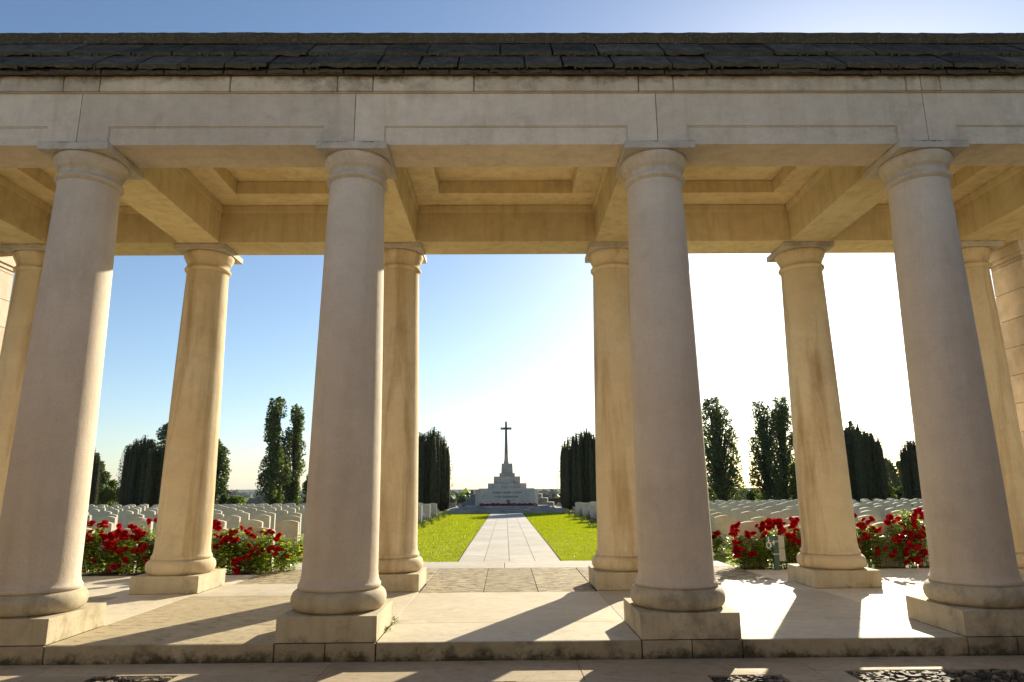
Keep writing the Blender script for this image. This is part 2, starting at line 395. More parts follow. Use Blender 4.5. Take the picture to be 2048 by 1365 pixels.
# beds
for sx, nm in ((-1, 'left'), (1, 'right')):
    mb = MB(); a, b_ = sorted((sx * 4.22, sx * 10)); n = 30; m_ = 8; vs = []
    for j in range(m_ + 1):
        for i in range(n + 1): vs.append((a + (b_ - a) * i / n, 4.9 + (.14 if sx > 0 else 0) + .9 * j / m_, -.05 + R.uniform(-.02, .03)))
    mb.add(vs, [(j * (n + 1) + i, j * (n + 1) + i + 1, (j + 1) * (n + 1) + i + 1, (j + 1) * (n + 1) + i) for j in range(m_) for i in range(n)])
    tag(mb.build('flower_bed', M_SOIL), kind='structure', label='dark soil of the rose bed on the ' + nm)
# fore pavement (lower level)
pr = []
xs_ = [-14, -11, -8.4, -5.95, -4.1, -1.62, .62, 2.62, 5.1, 7.4, 10, 13]
for i in range(len(xs_) - 1): pr.append((xs_[i], xs_[i + 1], -1.55 + .0, -.49))
yy = -1.55
while yy > -14:
    o_ = R.uniform(-.8, .8)
    for i in range(len(xs_) - 1): pr.append((xs_[i] + o_, xs_[i + 1] + o_, yy - 1.2, yy))
    yy -= 1.2
FL = [(2.86, 4.34, -1.75, -.95), (1.66, 2.28, -1.75, -1.06), (-3.55, -2.84, -1.75, -.895), (-.62, .05, -1.75, -1.19)]
def cut(rects, holes):
    out = list(rects)
    for h in holes:
        nxt = []
        for r in out:
            x0, x1, y0, y1 = r; a0, a1, b0, b1 = h
            if a1 <= x0 or a0 >= x1 or b1 <= y0 or b0 >= y1: nxt.append(r); continue
            if b1 < y1: nxt.append((x0, x1, b1, y1))
            if b0 > y0: nxt.append((x0, x1, y0, b0))
            yb0, yb1 = max(y0, b0), min(y1, b1)
            if a0 > x0: nxt.append((x0, a0, yb0, yb1))
            if a1 < x1: nxt.append((a1, x1, yb0, yb1))
        out = nxt
    return out
slabs('pavement', M_PAVE, cut(pr, FL), -.16, .12, gap=.005, label='tan pavement slabs in front of the step')
mb = MB(); mb.box(-14, 14, -14, -.48, -.5, -.19); tag(mb.build('pavement_base', M_SOIL), kind='structure', label='mortar bed under the front pavement')
for k, (x0, x1, y0, y1) in enumerate(FL):
    mb = MB(); r = random.Random(k + 40); n = int((x1 - x0) * (y1 - y0) * 420)
    for _ in range(n):
        cx, cy = r.uniform(x0 + .03, x1 - .03), r.uniform(y0 + .03, y1 - .03); rr = r.uniform(.02, .05); a = r.uniform(0, 6.28); el = r.uniform(.4, .9); m_ = 7; tz = r.uniform(-.006, .012)
        tx, ty = r.uniform(-.12, .12), r.uniform(-.12, .12); top = []; bot = []
        for i in range(m_):
            q = 2 * PI * i / m_; rad = rr * r.uniform(.75, 1.1); px = rad * math.cos(q); py = rad * el * math.sin(q)
            X = px * math.cos(a) - py * math.sin(a); Y = px * math.sin(a) + py * math.cos(a)
            X = min(max(cx + X, x0), x1) - cx; Y = min(max(cy + Y, y0), y1) - cy
            top.append((cx + X * .75, cy + Y * .75, -.163 + tz + X * tx + Y * ty)); bot.append((cx + X, cy + Y, -.185))
        mb.add(bot + top, [tuple(range(m_, 2 * m_))] + [(i, (i + 1) % m_, m_ + (i + 1) % m_, m_ + i) for i in range(m_)], r.random())
    tag(mb.build('flint_paving', M_FLINT), kind='structure', label='dark knapped flint panel set in the front pavement')
# step stones along the front edge
P = empty('colonnade', (0, 0, 0))
tag(P, 'cream limestone colonnade with two rows of round columns under a slate roof', 'colonnade')
mb = MB()
for i, (a, b_) in enumerate(zip([-9.2] + cx5, cx5 + [9.2])):
    a2 = a + (.47 if i else 0); b2 = b_ - (.47 if i < 6 else 0); mb.box(a2 + .004, b2 - .004, -.484, -.44, -.3, -.003, R.random())
for x in cx5:
    mb.box(x - .462, x - .004 - .0, -.482, -.44, -.3, -.006, R.random()); mb.box(x + .004, x + .462, -.482, -.44, -.3, -.006, R.random())
mb.build('step', M_STEP, P, bevel=.006)

# ------------------------------------------------------------------ columns
prof = [(.395, .43), (.408, .432), (.408, .468), (.402, .474), (.388, .50), (.38, .54), (.375, .60)]
for t in range(1, 13):
    z = .60 + (4.70 - .60) * t / 12; tt = t / 12
    prof.append((.375 - .067 * tt ** 1.35, z))
prof += [(.309, 4.72), (.312, 4.735)]
ring = [(.312, 4.735), (.318, 4.737), (.318, 4.752), (.332, 4.756), (.341, 4.768), (.344, 4.782), (.341, 4.796), (.332, 4.806), (.316, 4.81), (.312, 4.83), (.312, 4.885), (.322, 4.888), (.322, 4.905), (.332, 4.908), (.334, 4.922),
        (.346, 4.935), (.37, 4.962), (.386, 4.99), (.392, 5.012), (.388, 5.03), (.374, 5.042), (.36, 5.043)]
ring = [(r if r < .335 or z < 4.9 else .335 + (r - .335) * .66, z) for r, z in ring]
torus = [(.40, .2305), (.425, .233)]
for i in range(11):
    a = -PI / 2 + PI * i / 10; torus.append((.40 + .068 * math.cos(a) + .0, .328 + .096 * math.sin(a)))
torus += [(.402, .4245), (.395, .43)]
def mk(pr): 
    mb = MB(); mb.lathe(pr, 64); return mb
sh_me = mk(prof).mesh('column', M_COL, True)
ca_me = mk(ring).mesh('capital', M_CAP, True)
to_me = mk(torus).mesh('column_base', M_PLINTH, True)
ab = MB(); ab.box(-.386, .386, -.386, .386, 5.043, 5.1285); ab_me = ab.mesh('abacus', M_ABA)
pl = MB(); pl.box(-.468, .468, -.468, .468, .001, .2305); pl_me = pl.mesh('plinth', M_PLINTH)
def flat_caps(me):
    for p in me.polygons:
        if len(p.vertices) > 8: p.use_smooth = False
for me in (sh_me, ca_me, to_me): flat_caps(me)
sh2_me = mk(prof).mesh('column', M_COL_BOUNCE, True); to2_me = mk(torus).mesh('column_base', M_COL_BOUNCE, True); ca2_me = mk(ring).mesh('capital', M_COL_BOUNCE, True)
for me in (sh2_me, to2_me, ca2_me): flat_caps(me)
def column(x, y):
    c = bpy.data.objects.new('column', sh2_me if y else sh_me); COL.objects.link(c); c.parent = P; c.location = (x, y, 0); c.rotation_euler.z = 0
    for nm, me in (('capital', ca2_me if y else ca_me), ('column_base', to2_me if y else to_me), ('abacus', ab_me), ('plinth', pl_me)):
        o = bpy.data.objects.new(nm, me); COL.objects.link(o); o.parent = c
        if nm in ('abacus', 'plinth'):
            b = o.modifiers.new('b', 'BEVEL'); b.width = .004; b.segments = 2
for x in cx5:
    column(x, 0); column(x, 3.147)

# ------------------------------------------------------------------ entablature
ZB = 5.130
def beam_x(name, y0, y1, joints, face, mat):
    mb = MB(); f = face  # face=-1 front outer
    for a, b_ in zip(joints[:-1], joints[1:]): mb.box(a + .004, b_ - .004, y0, y1, ZB, 5.752, R.random())
    return mb.build(name, mat, P, bevel=.005)
# front architrave with sunk panel between the columns
jt = [-9.2, -7.41, -4.754, -1.692, 1.695, 4.738, 7.41, 9.2]
mb = MB()
half = .335
for a, b_ in zip(jt[:-1], jt[1:]):
    c = R.random(); a1, b1 = a + .004, b_ - .004
    pa = a + half if a > -9 else a1; pb = b_ - half if b_ < 9 else b1
    mb.box(a1, b1, -.31, .245, 5.352, 5.752, c)
    mb.box(a1, pa, -.31, .243, ZB, 5.352, c) if pa > a1 else None
    mb.box(pb, b1, -.31, .243, ZB, 5.352, c) if b1 > pb else None
    mb.box(pa + .012, pb - .012, -.294, .244, ZB + .0005, 5.338, c)
    mb.box(pa + .0005, pb - .0005, -.302, .2425, 5.3383, 5.3514, c * .6)     # bead over the panel
    mb.box(pa + .0005, pa + .0118, -.302, .2425, ZB + .001, 5.338, c * .6); mb.box(pb - .0118, pb - .0005, -.302, .2425, ZB + .001, 5.338, c * .6)
mb.build('architrave', M_ST, P)
mb = MB(); mb.box(-9.19, 9.19, -.29, .22, 5.36, 5.74); mb.build('architrave_core', M_SOIL, P)
# rear beam
mb = MB()
for a, b_ in zip(jt[:-1], jt[1:]): mb.box(a + .003, b_ - .003, 2.745, 3.33, ZB, 5.80, R.random())
mb.build('rear_architrave', M_CEIL, P, bevel=.005)
# fascia on the inner face of rear beam (butted between cross beams)
W = .31
mb = MB()
bays = list(zip([-9.2] + cx5, cx5 + [9.2]))
for a, b_ in bays:
    a2 = a + W if a > -9 else a; b2 = b_ - W if b_ < 9 else b_
    mb.box(a2 + .032, b2 - .032, 2.713, 2.743, 5.628, 5.722, .6); mb.box(a2 + .022, b2 - .022, 2.722, 2.7435, 5.612, 5.6275, .6)
    for s_, xx in ((1, a2), (-1, b2)):
        if abs(xx) > 9: continue
        q0, q1 = sorted((xx + s_ * .002, xx + s_ * .03)); mb.box(q0, q1, .25, 2.7425, 5.628, 5.722, .6)
        q0, q1 = sorted((xx + s_ * .002, xx + s_ * .02)); mb.box(q0, q1, .25, 2.7425, 5.612, 5.6275, .6)
mb.build('fascia', M_CEIL, P, bevel=.003)
for x in cx5:
    mb = MB(); mb.box(x - W, x + W, .248, 2.742, ZB + .001, 5.80, R.random()); mb.build('cross_beam', M_CEIL, P, bevel=.005)
# ceilings with a coffer in each bay
for a, b_ in bays:
    a2 = a + W + .003 if a > -9 else a; b2 = b_ - W - .003 if b_ < 9 else b_
    ma = a2 + .39; mb_ = b2 - .39; y0, y1, c0, c1 = .249, 2.739, .68, 2.29; z0, z1 = 5.728, 5.93
    mb = MB()
    if mb_ - ma > .3:
        mb.box(a2, ma - .003, y0, y1 - .455, z0, z1, .7); mb.box(mb_ + .003, b2, y0, y1 - .455, z0, z1, .4)
        mb.box(a2, b2, y1 - .449, y1, z0 + .002, z1, .9); mb.box(ma, mb_, y0, c0, z0 + .002, z1, .5)
        mb.box(a2, b2, y0, y1, z1 + .004, z1 + .06, .8)
    else: mb.box(a2, b2, y0, y1, z0, z1 + .06, .7)
    mb.build('coffered_ceiling', M_CEIL, P, bevel=.004)
# cornice
mb = MB(); cj = [-9.25, -7.9, -6.6, -5.669, -4.962, -4.555, -3.1, -1.896, -1.497, -.359, 1.502, 1.894, 4.549, 4.72, 4.938, 6.4, 7.6, 9.25]
for a, b_ in zip(cj[:-1], cj[1:]): mb.box(a + .0035, b_ - .0035, -.352, .3, 5.764, 5.955, R.random(), j=.0015)
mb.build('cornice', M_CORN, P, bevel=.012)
mb = MB(); mb.box(-9.2, 9.2, -.33, 3.3, 5.81 + .185, 5.99); mb.box(-9.22, 9.22, 2.9, 3.40, 5.81, 5.955, .5); mb.box(-9.2, 9.2, -.325, .28, 5.7535, 5.7635, .1)
mb.build('roof_bed', M_ST, P)
# slate roof, three courses of thick slabs
TH = math.radians(46); ct, st_ = math.cos(TH), math.sin(TH)
mb = MB()
def course(y, z, L, th, lens, seed, lowflat=False):
    r = random.Random(seed); x = -9.4 - r.random()
    while x < 9.4:
        w = r.uniform(*lens); g_ = r.uniform(.004, .015); dz = r.uniform(-.005, .005); dy = r.uniform(-.012, .012); c = r.random(); tt = th * r.uniform(.85, 1.15)
        x0, x1 = x + g_, x + w - g_; nseg = max(2, int(w / .06))
        # slab front edge roughened
        vs = []; Y = y + dy; Z = z + dz
        for k in range(nseg + 1):
            X = x0 + (x1 - x0) * k / nseg; e1 = r.uniform(-.013, .013); e2 = r.uniform(-.010, .010)
            skew = 0
            vs += [(X, Y + e1, Z - tt + e2), (X, Y + r.uniform(-.005, .005), Z + e2 * .5), (X + skew, Y + L * ct, Z + L * st_), (X, Y + L * ct + .02, Z + L * st_ - tt)]
        fs = [(0, 1, 2, 3)]
        for k in range(nseg):
            q = k * 4
            for i in range(4): fs.append((q + i, q + 4 + i, q + 4 + (i + 1) % 4, q + (i + 1) % 4))
        q = nseg * 4; fs.append((q + 3, q + 2, q + 1, q))
        mb.add(vs, fs, c); x += w
course(-.42, 5.975, .25, .044, (.40, .75), 1)
course(-.44, 6.042, .50, .050, (.42, .78), 2)
course(-.156, 6.396, .53, .048, (.45, 1.0), 3)
# copper tingles holding the slabs belong to the roof mesh
r = random.Random(5)
for yy, zz in ((-.45, 6.0), (-.17, 6.35)):
    x = -9
    while x < 9: mb.box(x, x + .022, yy - .012, yy + .03, zz - .035, zz + .02, 0); mb.box(x + .09, x + .108, yy - .01, yy + .03, zz - .035, zz + .015, 0); x += r.uniform(.42, .8)
mb.build('slate_roof', M_SLATE, P)
# ridge coping
mb = MB(); r = random.Random(8); x = -9.4
while x < 9.4:
    w = r.uniform(1.4, 2.6); n = 26; dz = r.uniform(-.006, .006); vs = []
    for k in range(n + 1):
        X = x + .001 + (w - .002) * k / n
        vs += [(X, .155 + r.uniform(-.006, .006), 6.735), (X, .15 + r.uniform(-.006, .006), 6.87 + dz), (X, .175, 6.893 + dz + r.uniform(-.005, .006)), (X, .62, 6.90 + dz + r.uniform(-.004, .004)), (X, .66, 6.7)]
    fs = [(0, 1, 2, 3, 4), tuple(n * 5 + i for i in (4, 3, 2, 1, 0))]
    for k in range(n):
        for i in range(5): fs.append((k * 5 + i, k * 5 + 5 + i, k * 5 + 5 + (i + 1) % 5, k * 5 + (i + 1) % 5))
    mb.add(vs, fs, r.random()); x += w
mb.build('ridge_coping', M_RIDGE, P)
# back half of the roof: flat slate deck falling to the rear eave
mb = MB(); mb.add([(-9.4, .5, 6.75), (9.4, .5, 6.75), (9.4, 3.5, 6.02), (-9.4, 3.5, 6.02), (-9.4, .5, 6.0), (9.4, .5, 6.0), (9.4, 3.5, 5.995), (-9.4, 3.5, 5.995)], [(0, 1, 2, 3), (7, 6, 5, 4), (4, 5, 1, 0), (5, 6, 2, 1), (6, 7, 3, 2), (7, 4, 0, 3)])
mb.add([(-9.38, -.40, 6.0), (9.38, -.40, 6.0), (9.38, .30, 6.70), (-9.38, .30, 6.70), (-9.38, .30, 6.0), (9.38, .30, 6.0)], [(0, 1, 2, 3), (0, 4, 5, 1), (1, 5, 2), (0, 3, 4), (3, 2, 5, 4)])
mb.build('roof_deck', M_SLATE, P)
# end piers (ashlar courses)
for sx in (-1, 1):
    for yb in (2.78, -.36):
        mb = MB(); z = 0.001; k = 0; hs = .44
        while z < 4.86:
            z1 = min(z + hs, 4.90); xm = 8.05 + (.62 if k % 2 else .36)
            for (xa, xb) in ((8.05, xm), (xm, 9.2)):
                q0, q1 = sorted((sx * (xa + .003), sx * (xb - .003))); mb.box(q0, q1, yb, yb + .69, z + .003, z1 - .003, R.random())
            z = z1; k += 1
        q0, q1 = sorted((sx * 8.0, sx * 9.25)); mb.box(q0, q1, yb - .05, yb + .74, 4.965, 5.1285, .6); q0, q1 = sorted((sx * 8.03, sx * 9.22)); mb.box(q0, q1, yb - .025, yb + .715, 4.90, 4.9635, .6)
        mb.build('pier', M_ST, P, bevel=.006)

# ------------------------------------------------------------------ curved memorial wall closing the forecourt, unseen, added to bounce warm light onto columns
mb = MB(); nA = 44; Rw = 9.35
for i in range(nA):
    a0 = PI + PI * i / nA + .0006; a1 = PI + PI * (i + 1) / nA - .0006; z = -.16
    while z < 4.9:
        z1 = min(z + .62, 5.0); vs = []
        for zz in (z + .003, z1 - .003):
            for rr, aa in ((Rw, a0), (Rw, a1), (Rw + .6, a1), (Rw + .6, a0)): vs.append((rr * math.cos(aa), -.5 + rr * math.sin(aa), zz))
        mb.add(vs, [(3, 2, 1, 0), (4, 5, 6, 7), (0, 1, 5, 4), (1, 2, 6, 5), (2, 3, 7, 6), (3, 0, 4, 7)], R.random()); z = z1
tag(mb.build('memorial_bounce_wall', M_ST, bevel=.004), 'pale curved stone wall around the forecourt, unseen, added to bounce light onto the columns', 'wall')

# ------------------------------------------------------------------ weeds at the plinth
for k, (x, y, s) in enumerate(((-1.215, .43, 1.0), (-1.222, .02, .7))):
    mb = MB(); r = random.Random(k)
    for _ in range(70):
        a = r.uniform(0, 6.28); q = r.random() * .05 * s; p = Vector((x + q * math.cos(a), y + q * math.sin(a) * .8, .002 + r.random() * .05 * s))
        mb.leaf(p, Vector((math.cos(a), math.sin(a), r.uniform(.2, 1.2))), .012, .028, Vector((0, 0, 1)), r.random())
    tag(mb.build('weed', M_LIME), ['larger green weed tuft beside the second front plinth', 'smaller weed tuft at the foot of the second front plinth, nearer the step'][k], 'weed', 'weeds at the plinth')

# ------------------------------------------------------------------ headstones
hv = []
def headmesh(w, h, t, rise, seed):
    mb = MB(); n = 10; poly = [(-w / 2, -.12), (w / 2, -.12), (w / 2, h - rise)]
    for i in range(1, n): 
        q = i / n; x = w / 2 - w * q; poly.append((x, h - rise + rise * (1 - (2 * q - 1) ** 2)))
    poly.append((-w / 2, h - rise)); mb.prism(poly, -t / 2, t / 2, random.Random(seed).random())
    return mb.mesh('headstone', M_HEAD)
for k in range(4): hv.append(headmesh(.50 + .0 * k, .82 + .012 * (k - 1.5), .10, .05, k + 3))
ORD = ['first', 'second', 'third', 'fourth', 'fifth', 'sixth', 'seventh', 'eighth', 'ninth', 'tenth', 'eleventh', 'twelfth', 'thirteenth', 'fourteenth', 'fifteenth', 'sixteenth', 'seventeenth']
GAPS = [(165, 335, 'left of the second rear column'), (418, 628, 'right of the second rear column'), (832, 1012, 'left of the path beside the lawn'), (1012, 1200, 'right of the path beside the lawn'), (1405, 1605, 'left of the fifth rear column'), (1688, 1868, 'right of the fifth rear column')]
D = [12.9, 15.7, 18.8, 21.9, 25.2, 28.6, 32.0, 35.4, 38.8, 41.8]
hr = random.Random(21)
placed = []
for ri, d in enumerate(D):
    y = d - 7.2
    for sx in (-1, 1):
        inner = 3.85
        if ri == 0: inner = 4.26
        if ri >= 9: inner = 7.0
        k = 0; x = inner + .25
        offs = {0: .0, 1: -.02, 2: .03}.get(ri, hr.uniform(-.15, .15)) if d < 30 else 0
        while x < 30:
            X = sx * (x + (offs if k else 0))
            placed.append((X, y + hr.uniform(-.03, .03), ri, sx)); k += 1
            x += (.82 if ri < 4 else .8) + hr.uniform(-.02, .02)
grp = {}
for (X, y, ri, sx) in placed:
    u0, v0 = pix((X - .27, y, gz(y) + .8)); u1, _ = pix((X + .27, y, gz(y) + .8))
    for gi, (a, b_, nm) in enumerate(GAPS):
        if u1 > a and u0 < b_: grp.setdefault((gi, ri), []).append((X, y)); break
cnt = 0
hs = None
for (gi, ri), L in sorted(grp.items()):
    L.sort()
    for k, (X, y) in enumerate(L):
        o = bpy.data.objects.new('headstone', hv[hr.randrange(4)]); COL.objects.link(o)
        o.location = (X, y, gz(y) - .005 + hr.uniform(-.012, .012)); o.rotation_euler = (hr.uniform(-.012, .012), hr.uniform(-.008, .008), hr.uniform(-.03, .03)); cnt += 1
        if len(L) == 1: lab = 'pale headstone in the %s row back, %s' % (ORD[ri], GAPS[gi][2])
        else: lab = 'pale headstone, %s row back, %s from left, %s' % (ORD[ri], ORD[k], GAPS[gi][2])
        tag(o, lab, 'headstone', 'headstones standing in rows')
print('HEADSTONES', cnt)
# low headstones beyond the monument steps, left
for k, (u, v) in enumerate(((905.5, 1007), (922, 1008), (935, 1007.5), (944, 1007.5), (952, 1008))):
    p = at(u, v, 46); z = gz(46)
    mb = MB(); mb.box(-.24, .24, -.05, .05, z - .1, p.z + .0, R.random()); mb.box(-.20, .20, -.045, .045, p.z + .0005, p.z + .025, .5); o = mb.build('headstone', M_HEAD, bevel=.01); o.location = (p.x, 46, 0)
    tag(o, 'small headstone beyond the left end of the monument steps, %s from the left' % ORD[k], 'headstone', 'headstones beyond the monument')
p = at(1118.5, 1008, 46); mb = MB(); mb.box(-.22, .22, -.05, .05, gz(46) - .1, p.z, .5); mb.box(-.17, .17, -.045, .045, p.z + .0005, p.z + .03, .5); o = mb.build('headstone', M_HEAD, bevel=.01); o.location = (p.x, 46, 0)
tag(o, 'single small headstone beyond the right end of the monument steps', 'headstone', 'headstones beyond the monument')

# ------------------------------------------------------------------ lavender / small shrubs along lawns
def shrub(name, p, rad, h, n, mat, seed, lf=(.02, .06)):
    mb = MB(); r = random.Random(seed)
    for _ in range(n):
        a = r.uniform(0, 6.28); e = math.asin(r.uniform(0, 1)); q = r.uniform(.55, 1)
        d = Vector((math.cos(a) * math.cos(e), math.sin(a) * math.cos(e), math.sin(e)))
        c = Vector(p) + Vector((d.x * rad * q, d.y * rad * q, d.z * h * q))
        mb.leaf(c, d + Vector((r.uniform(-.5, .5), r.uniform(-.5, .5), r.uniform(.2, 1))), lf[0], lf[1] * r.uniform(.7, 1.3), Vector((r.uniform(-1, 1), r.uniform(-1, 1), .4)), r.random())
    return mb
SH = [(-1, 838.9, 1054.7), (-1, 855.6, 1048), (-1, 869, 1042), (-1, 882.4, 1036.3), (-1, 892.5, 1032), (1, 1133, 1030.5), (1, 1145, 1034.5), (1, 1156.7, 1039.4), (1, 1171.6, 1045.4), (1, 1188.5, 1054.3)]
for k, (sx, u, v) in enumerate(SH):
    y = 30
    for _ in range(12):
        y = (CC.z - gz(y)) * CF / (v - 980.2) + CC.y + .0
    x = at(u, v, y).x; z = gz(y)
    i = k if sx < 0 else 9 - k
    mb = shrub('shrub', (x, y, z + .02), .26, .34, 420, M_LAV, 60 + k)
    tag(mb.build('shrub', M_LAV), 'small round shrub on the %s lawn edge, %s from the columns' % ('left' if sx < 0 else 'right', ORD[i]), 'shrub', 'small shrubs along the lawn edges')
    # lavender drift in front of the end headstone
    mb = MB(); r = random.Random(90 + k)
    for _ in range(150):
        px = x + sx * r.uniform(.42, 1.3); py = y - .35 + r.uniform(-.18, .18); h = r.uniform(.22, .4)
        b0 = Vector((px, py, gz(py))); d = Vector((r.uniform(-.2, .2), r.uniform(-.2, .2), 1)).normalized()
        mb.tube([b0, b0 + d * h], [.004, .003], 3, 0)
    st = mb
    fl = MB()
    for i0 in range(0, len(mb.v), 6):
        tip = Vector(mb.v[i0 + 4]); 
        for q in range(3): fl.leaf(tip - Vector((0, 0, .05 * q - .03)), Vector((r.uniform(-1, 1), r.uniform(-1, 1), 1.5)), .035, .07, Vector((r.uniform(-1, 1), r.uniform(-1, 1), .2)), r.random())
    e_ = empty('lavender', (0, 0, 0)); st.build('stem', M_LAV, e_); fl.build('flower', M_LAVF, e_)
    tag(e_, 'purple lavender in front of the %s end headstone, %s clump from the columns' % ('left' if sx < 0 else 'right', ORD[i]), 'lavender', 'lavender clumps by the headstones')

# ------------------------------------------------------------------ roses
def bloom_mesh(seed):
    r = random.Random(seed); mb = MB()
    for layer, (n, rad, tilt, L) in enumerate(((8, .010, -.1, .044), (8, .008, .3, .046), (7, .006, .7, .042), (6, .004, 1.05, .036), (4, .002, 1.35, .03))):
        for i in range(n):
            a = 2 * PI * i / n + layer * .5 + r.uniform(-.2, .2); t = tilt + r.uniform(-.15, .15); w = L * r.uniform(.85, 1.1)
            o = Vector((math.cos(a), math.sin(a), 0)); up = Vector((0, 0, 1)); s_ = Vector((-math.sin(a), math.cos(a), 0))
            d = o * math.cos(t) + up * math.sin(t); nn = up * math.cos(t) - o * math.sin(t)
            b0 = o * rad; c = r.uniform(.15, 1) * (1 - .12 * layer)
            pts = [b0 - s_ * w * .15, b0 + s_ * w * .15, b0 + d * w * .6 + s_ * w * .55 + nn * .004, b0 + d * w * 1.0 + s_ * w * .25 - nn * .006, b0 + d * w * 1.05 - s_ * w * .25 - nn * .006, b0 + d * w * .6 - s_ * w * .55 + nn * .004]
            ce = b0 + d * w * .55 - nn * .010; k = len(pts)
            mb.add(pts + [ce], [(j, (j + 1) % k, k) for j in range(k)], c)
    return mb.mesh('bloom', M_ROSE, True)
BL = [bloom_mesh(s) for s in range(4)]
def rose_bush(u0, u1, vtop, y, nbl, nleaf, seed, label, bl=None, fullness=1.):
    r = random.Random(seed); a = at(u0, 1100, y); b_ = at(u1, 1100, y); cx = (a.x + b_.x) / 2; hw = (b_.x - a.x) / 2; H = at((u0 + u1) / 2, vtop, y).z
    root = empty('rose_bush', (cx, y, -.05)); tag(root, label, 'rose bush', 'red rose bushes in the beds')
    st = MB(); lf = MB(); tips = []; stems = []
    ns = max(7, int(hw * 30)); 
    for k in range(ns):
        bx = r.uniform(-hw * .6, hw * .6); by = r.uniform(-.12, .12)
        tx = max(-hw, min(hw, bx * 1.5 + r.uniform(-.15, .15))); ty = r.uniform(-.26, .26); tz = (H + .05) * r.uniform(.5, 1.) * (1 - .18 * abs(tx / hw))
        stems.append(None); p0 = Vector((bx, by, 0)); p3 = Vector((tx, ty, tz)); p1 = p0.lerp(p3, .35) + Vector((0, 0, .06)); p2 = p0.lerp(p3, .7) + Vector((r.uniform(-.04, .04), 0, .05))
        st.tube([p0, p1, p2, p3], [.008, .006, .005, .003], 5, r.random()); tips.append(p3); stems[-1] = (p0, p1, p2, p3)
        for q in range(3):
            s0 = p1.lerp(p3, r.random()); e0 = s0 + Vector((r.uniform(-.14, .14), r.uniform(-.14, .14), r.uniform(.02, .16))); st.tube([s0, e0], [.004, .002], 4, r.random()); tips.append(e0)
    for k in range(int(nleaf * .8)):
        q_ = r.random()
        if q_ < .6:
            a_, b2_, c_, d_ = r.choice(stems); t = r.uniform(.1, 1.) * 3
            p = a_.lerp(b2_, t) if t < 1 else (b2_.lerp(c_, t - 1) if t < 2 else c_.lerp(d_, t - 2))
            p = p + Vector((r.gauss(0, .075), r.gauss(0, .075), r.gauss(0, .05))); p.z = max(p.z, .03)
        elif q_ < .85:
            t = r.random() ** .8; z = (H * .88) * t; wf = math.sin(PI * min(1, .32 + .56 * (t))) if t > .0 else .5
            x = r.uniform(-1, 1) * hw * wf; yq = r.uniform(-1, 1) * .30 * wf; p = Vector((x, yq, z + .02))
        else: p = r.choice(tips) + Vector((r.gauss(0, .05), r.gauss(0, .05), r.gauss(-.05, .06)))
        d = Vector((r.uniform(-1, 1), r.uniform(-1, 1), r.uniform(-.5, .7)))
        l = r.uniform(.032, .06); nn = Vector((r.uniform(-.8, .8), r.uniform(-.8, .8), 1))
        c = r.random() ** 1.4
        for s_ in (0, .7, -.7):
            dd = Matrix.Rotation(s_, 3, 'Z') @ d; lf.leaf(p + dd.normalized() * .01, dd, l * .62, l, nn, c, -.004)
    st.build('stem', M_ROSES, root); lf.build('foliage', M_ROSEL, root)
    bl_pts = []
    if bl: bl_pts = [(at(u, v, y - .26) - Vector((cx, y, -.05)), n) for u, v, n in bl]
    tot = 0
    lst = []
    for p, n in bl_pts:
        for q in range(n): lst.append(p + Vector((r.gauss(0, .042), r.gauss(0, .05), r.gauss(0, .034))))
    while len(lst) < nbl:
        t = r.choice(tips); lst.append(t + Vector((r.gauss(0, .05), r.uniform(-.22, .05), r.gauss(.01, .05))))
    for p in lst:
        o = bpy.data.objects.new('bloom', BL[r.randrange(4)]); COL.objects.link(o); o.parent = root; o.location = p
        s_ = r.uniform(.8, 1.2); o.scale = (s_, s_, s_); o.rotation_euler = (r.uniform(.2, 1.3), r.uniform(-.5, .5), r.uniform(0, 6))
# blooms list: pixel clusters read off the photo (u, v, how many heads)
rose_bush(150, 244, 1052, 5.45, 34, 2300, 1, 'red rose bush nearest the first front column, far left of the left bed',
          [(167, 1068, 3), (182, 1050, 3), (186, 1062, 2), (203, 1052, 3), (184, 1078, 3), (206, 1070, 4), (212, 1085, 5), (222, 1078, 4), (228, 1092, 4), (218, 1098, 3), (174, 1124, 1), (164, 1085, 2)])
rose_bush(232, 330, 1054, 5.4, 34, 2300, 2, 'red rose bush close against the left side of the second rear column',
          [(236, 1062, 4), (245, 1072, 4), (268, 1060, 4), (274, 1062, 2), (262, 1078, 3), (276, 1072, 3), (265, 1100, 3), (293, 1095, 2), (290, 1122, 3), (226, 1135, 5), (302, 1048, 2), (312, 1046, 2), (252, 1074, 4), (246, 1098, 2), (246, 1120, 2), (232, 1102, 2)])
rose_bush(412, 505, 1050, 5.4, 30, 2100, 3, 'red rose bush close against the right side of the second rear column',
          [(433, 1050, 3), (441, 1057, 2), (430, 1072, 2), (463, 1064, 3), (480, 1062, 2), (497, 1064, 3), (455, 1080, 3), (450, 1086, 3), (462, 1080, 3), (470, 1084, 2), (473, 1123, 3), (476, 1133, 3), (471, 1145, 4), (432, 1094, 2)])
rose_bush(492, 600, 1062, 5.35, 28, 2300, 4, 'red rose bush before the nearest headstone at the right end of the left bed',
          [(505, 1070, 2), (540, 1066, 4), (553, 1076, 3), (514, 1096, 3), (519, 1098, 2), (538, 1098, 3), (556, 1098, 3), (561, 1100, 2), (493, 1118, 3), (505, 1112, 2), (512, 1106, 2), (571, 1111, 1), (498, 1094, 2)])
rose_bush(582, 622, 1086, 8.4, 12, 500, 5, 'small distant rose bush just left of the second front column',
          [(586, 1088, 1), (602, 1095, 4), (596, 1102, 3), (606, 1100, 3)])
rose_bush(1414, 1446, 1062, 8.2, 8, 500, 6, 'small distant rose bush just right of the third front column', [(1429, 1068, 6), (1424, 1076, 2)])
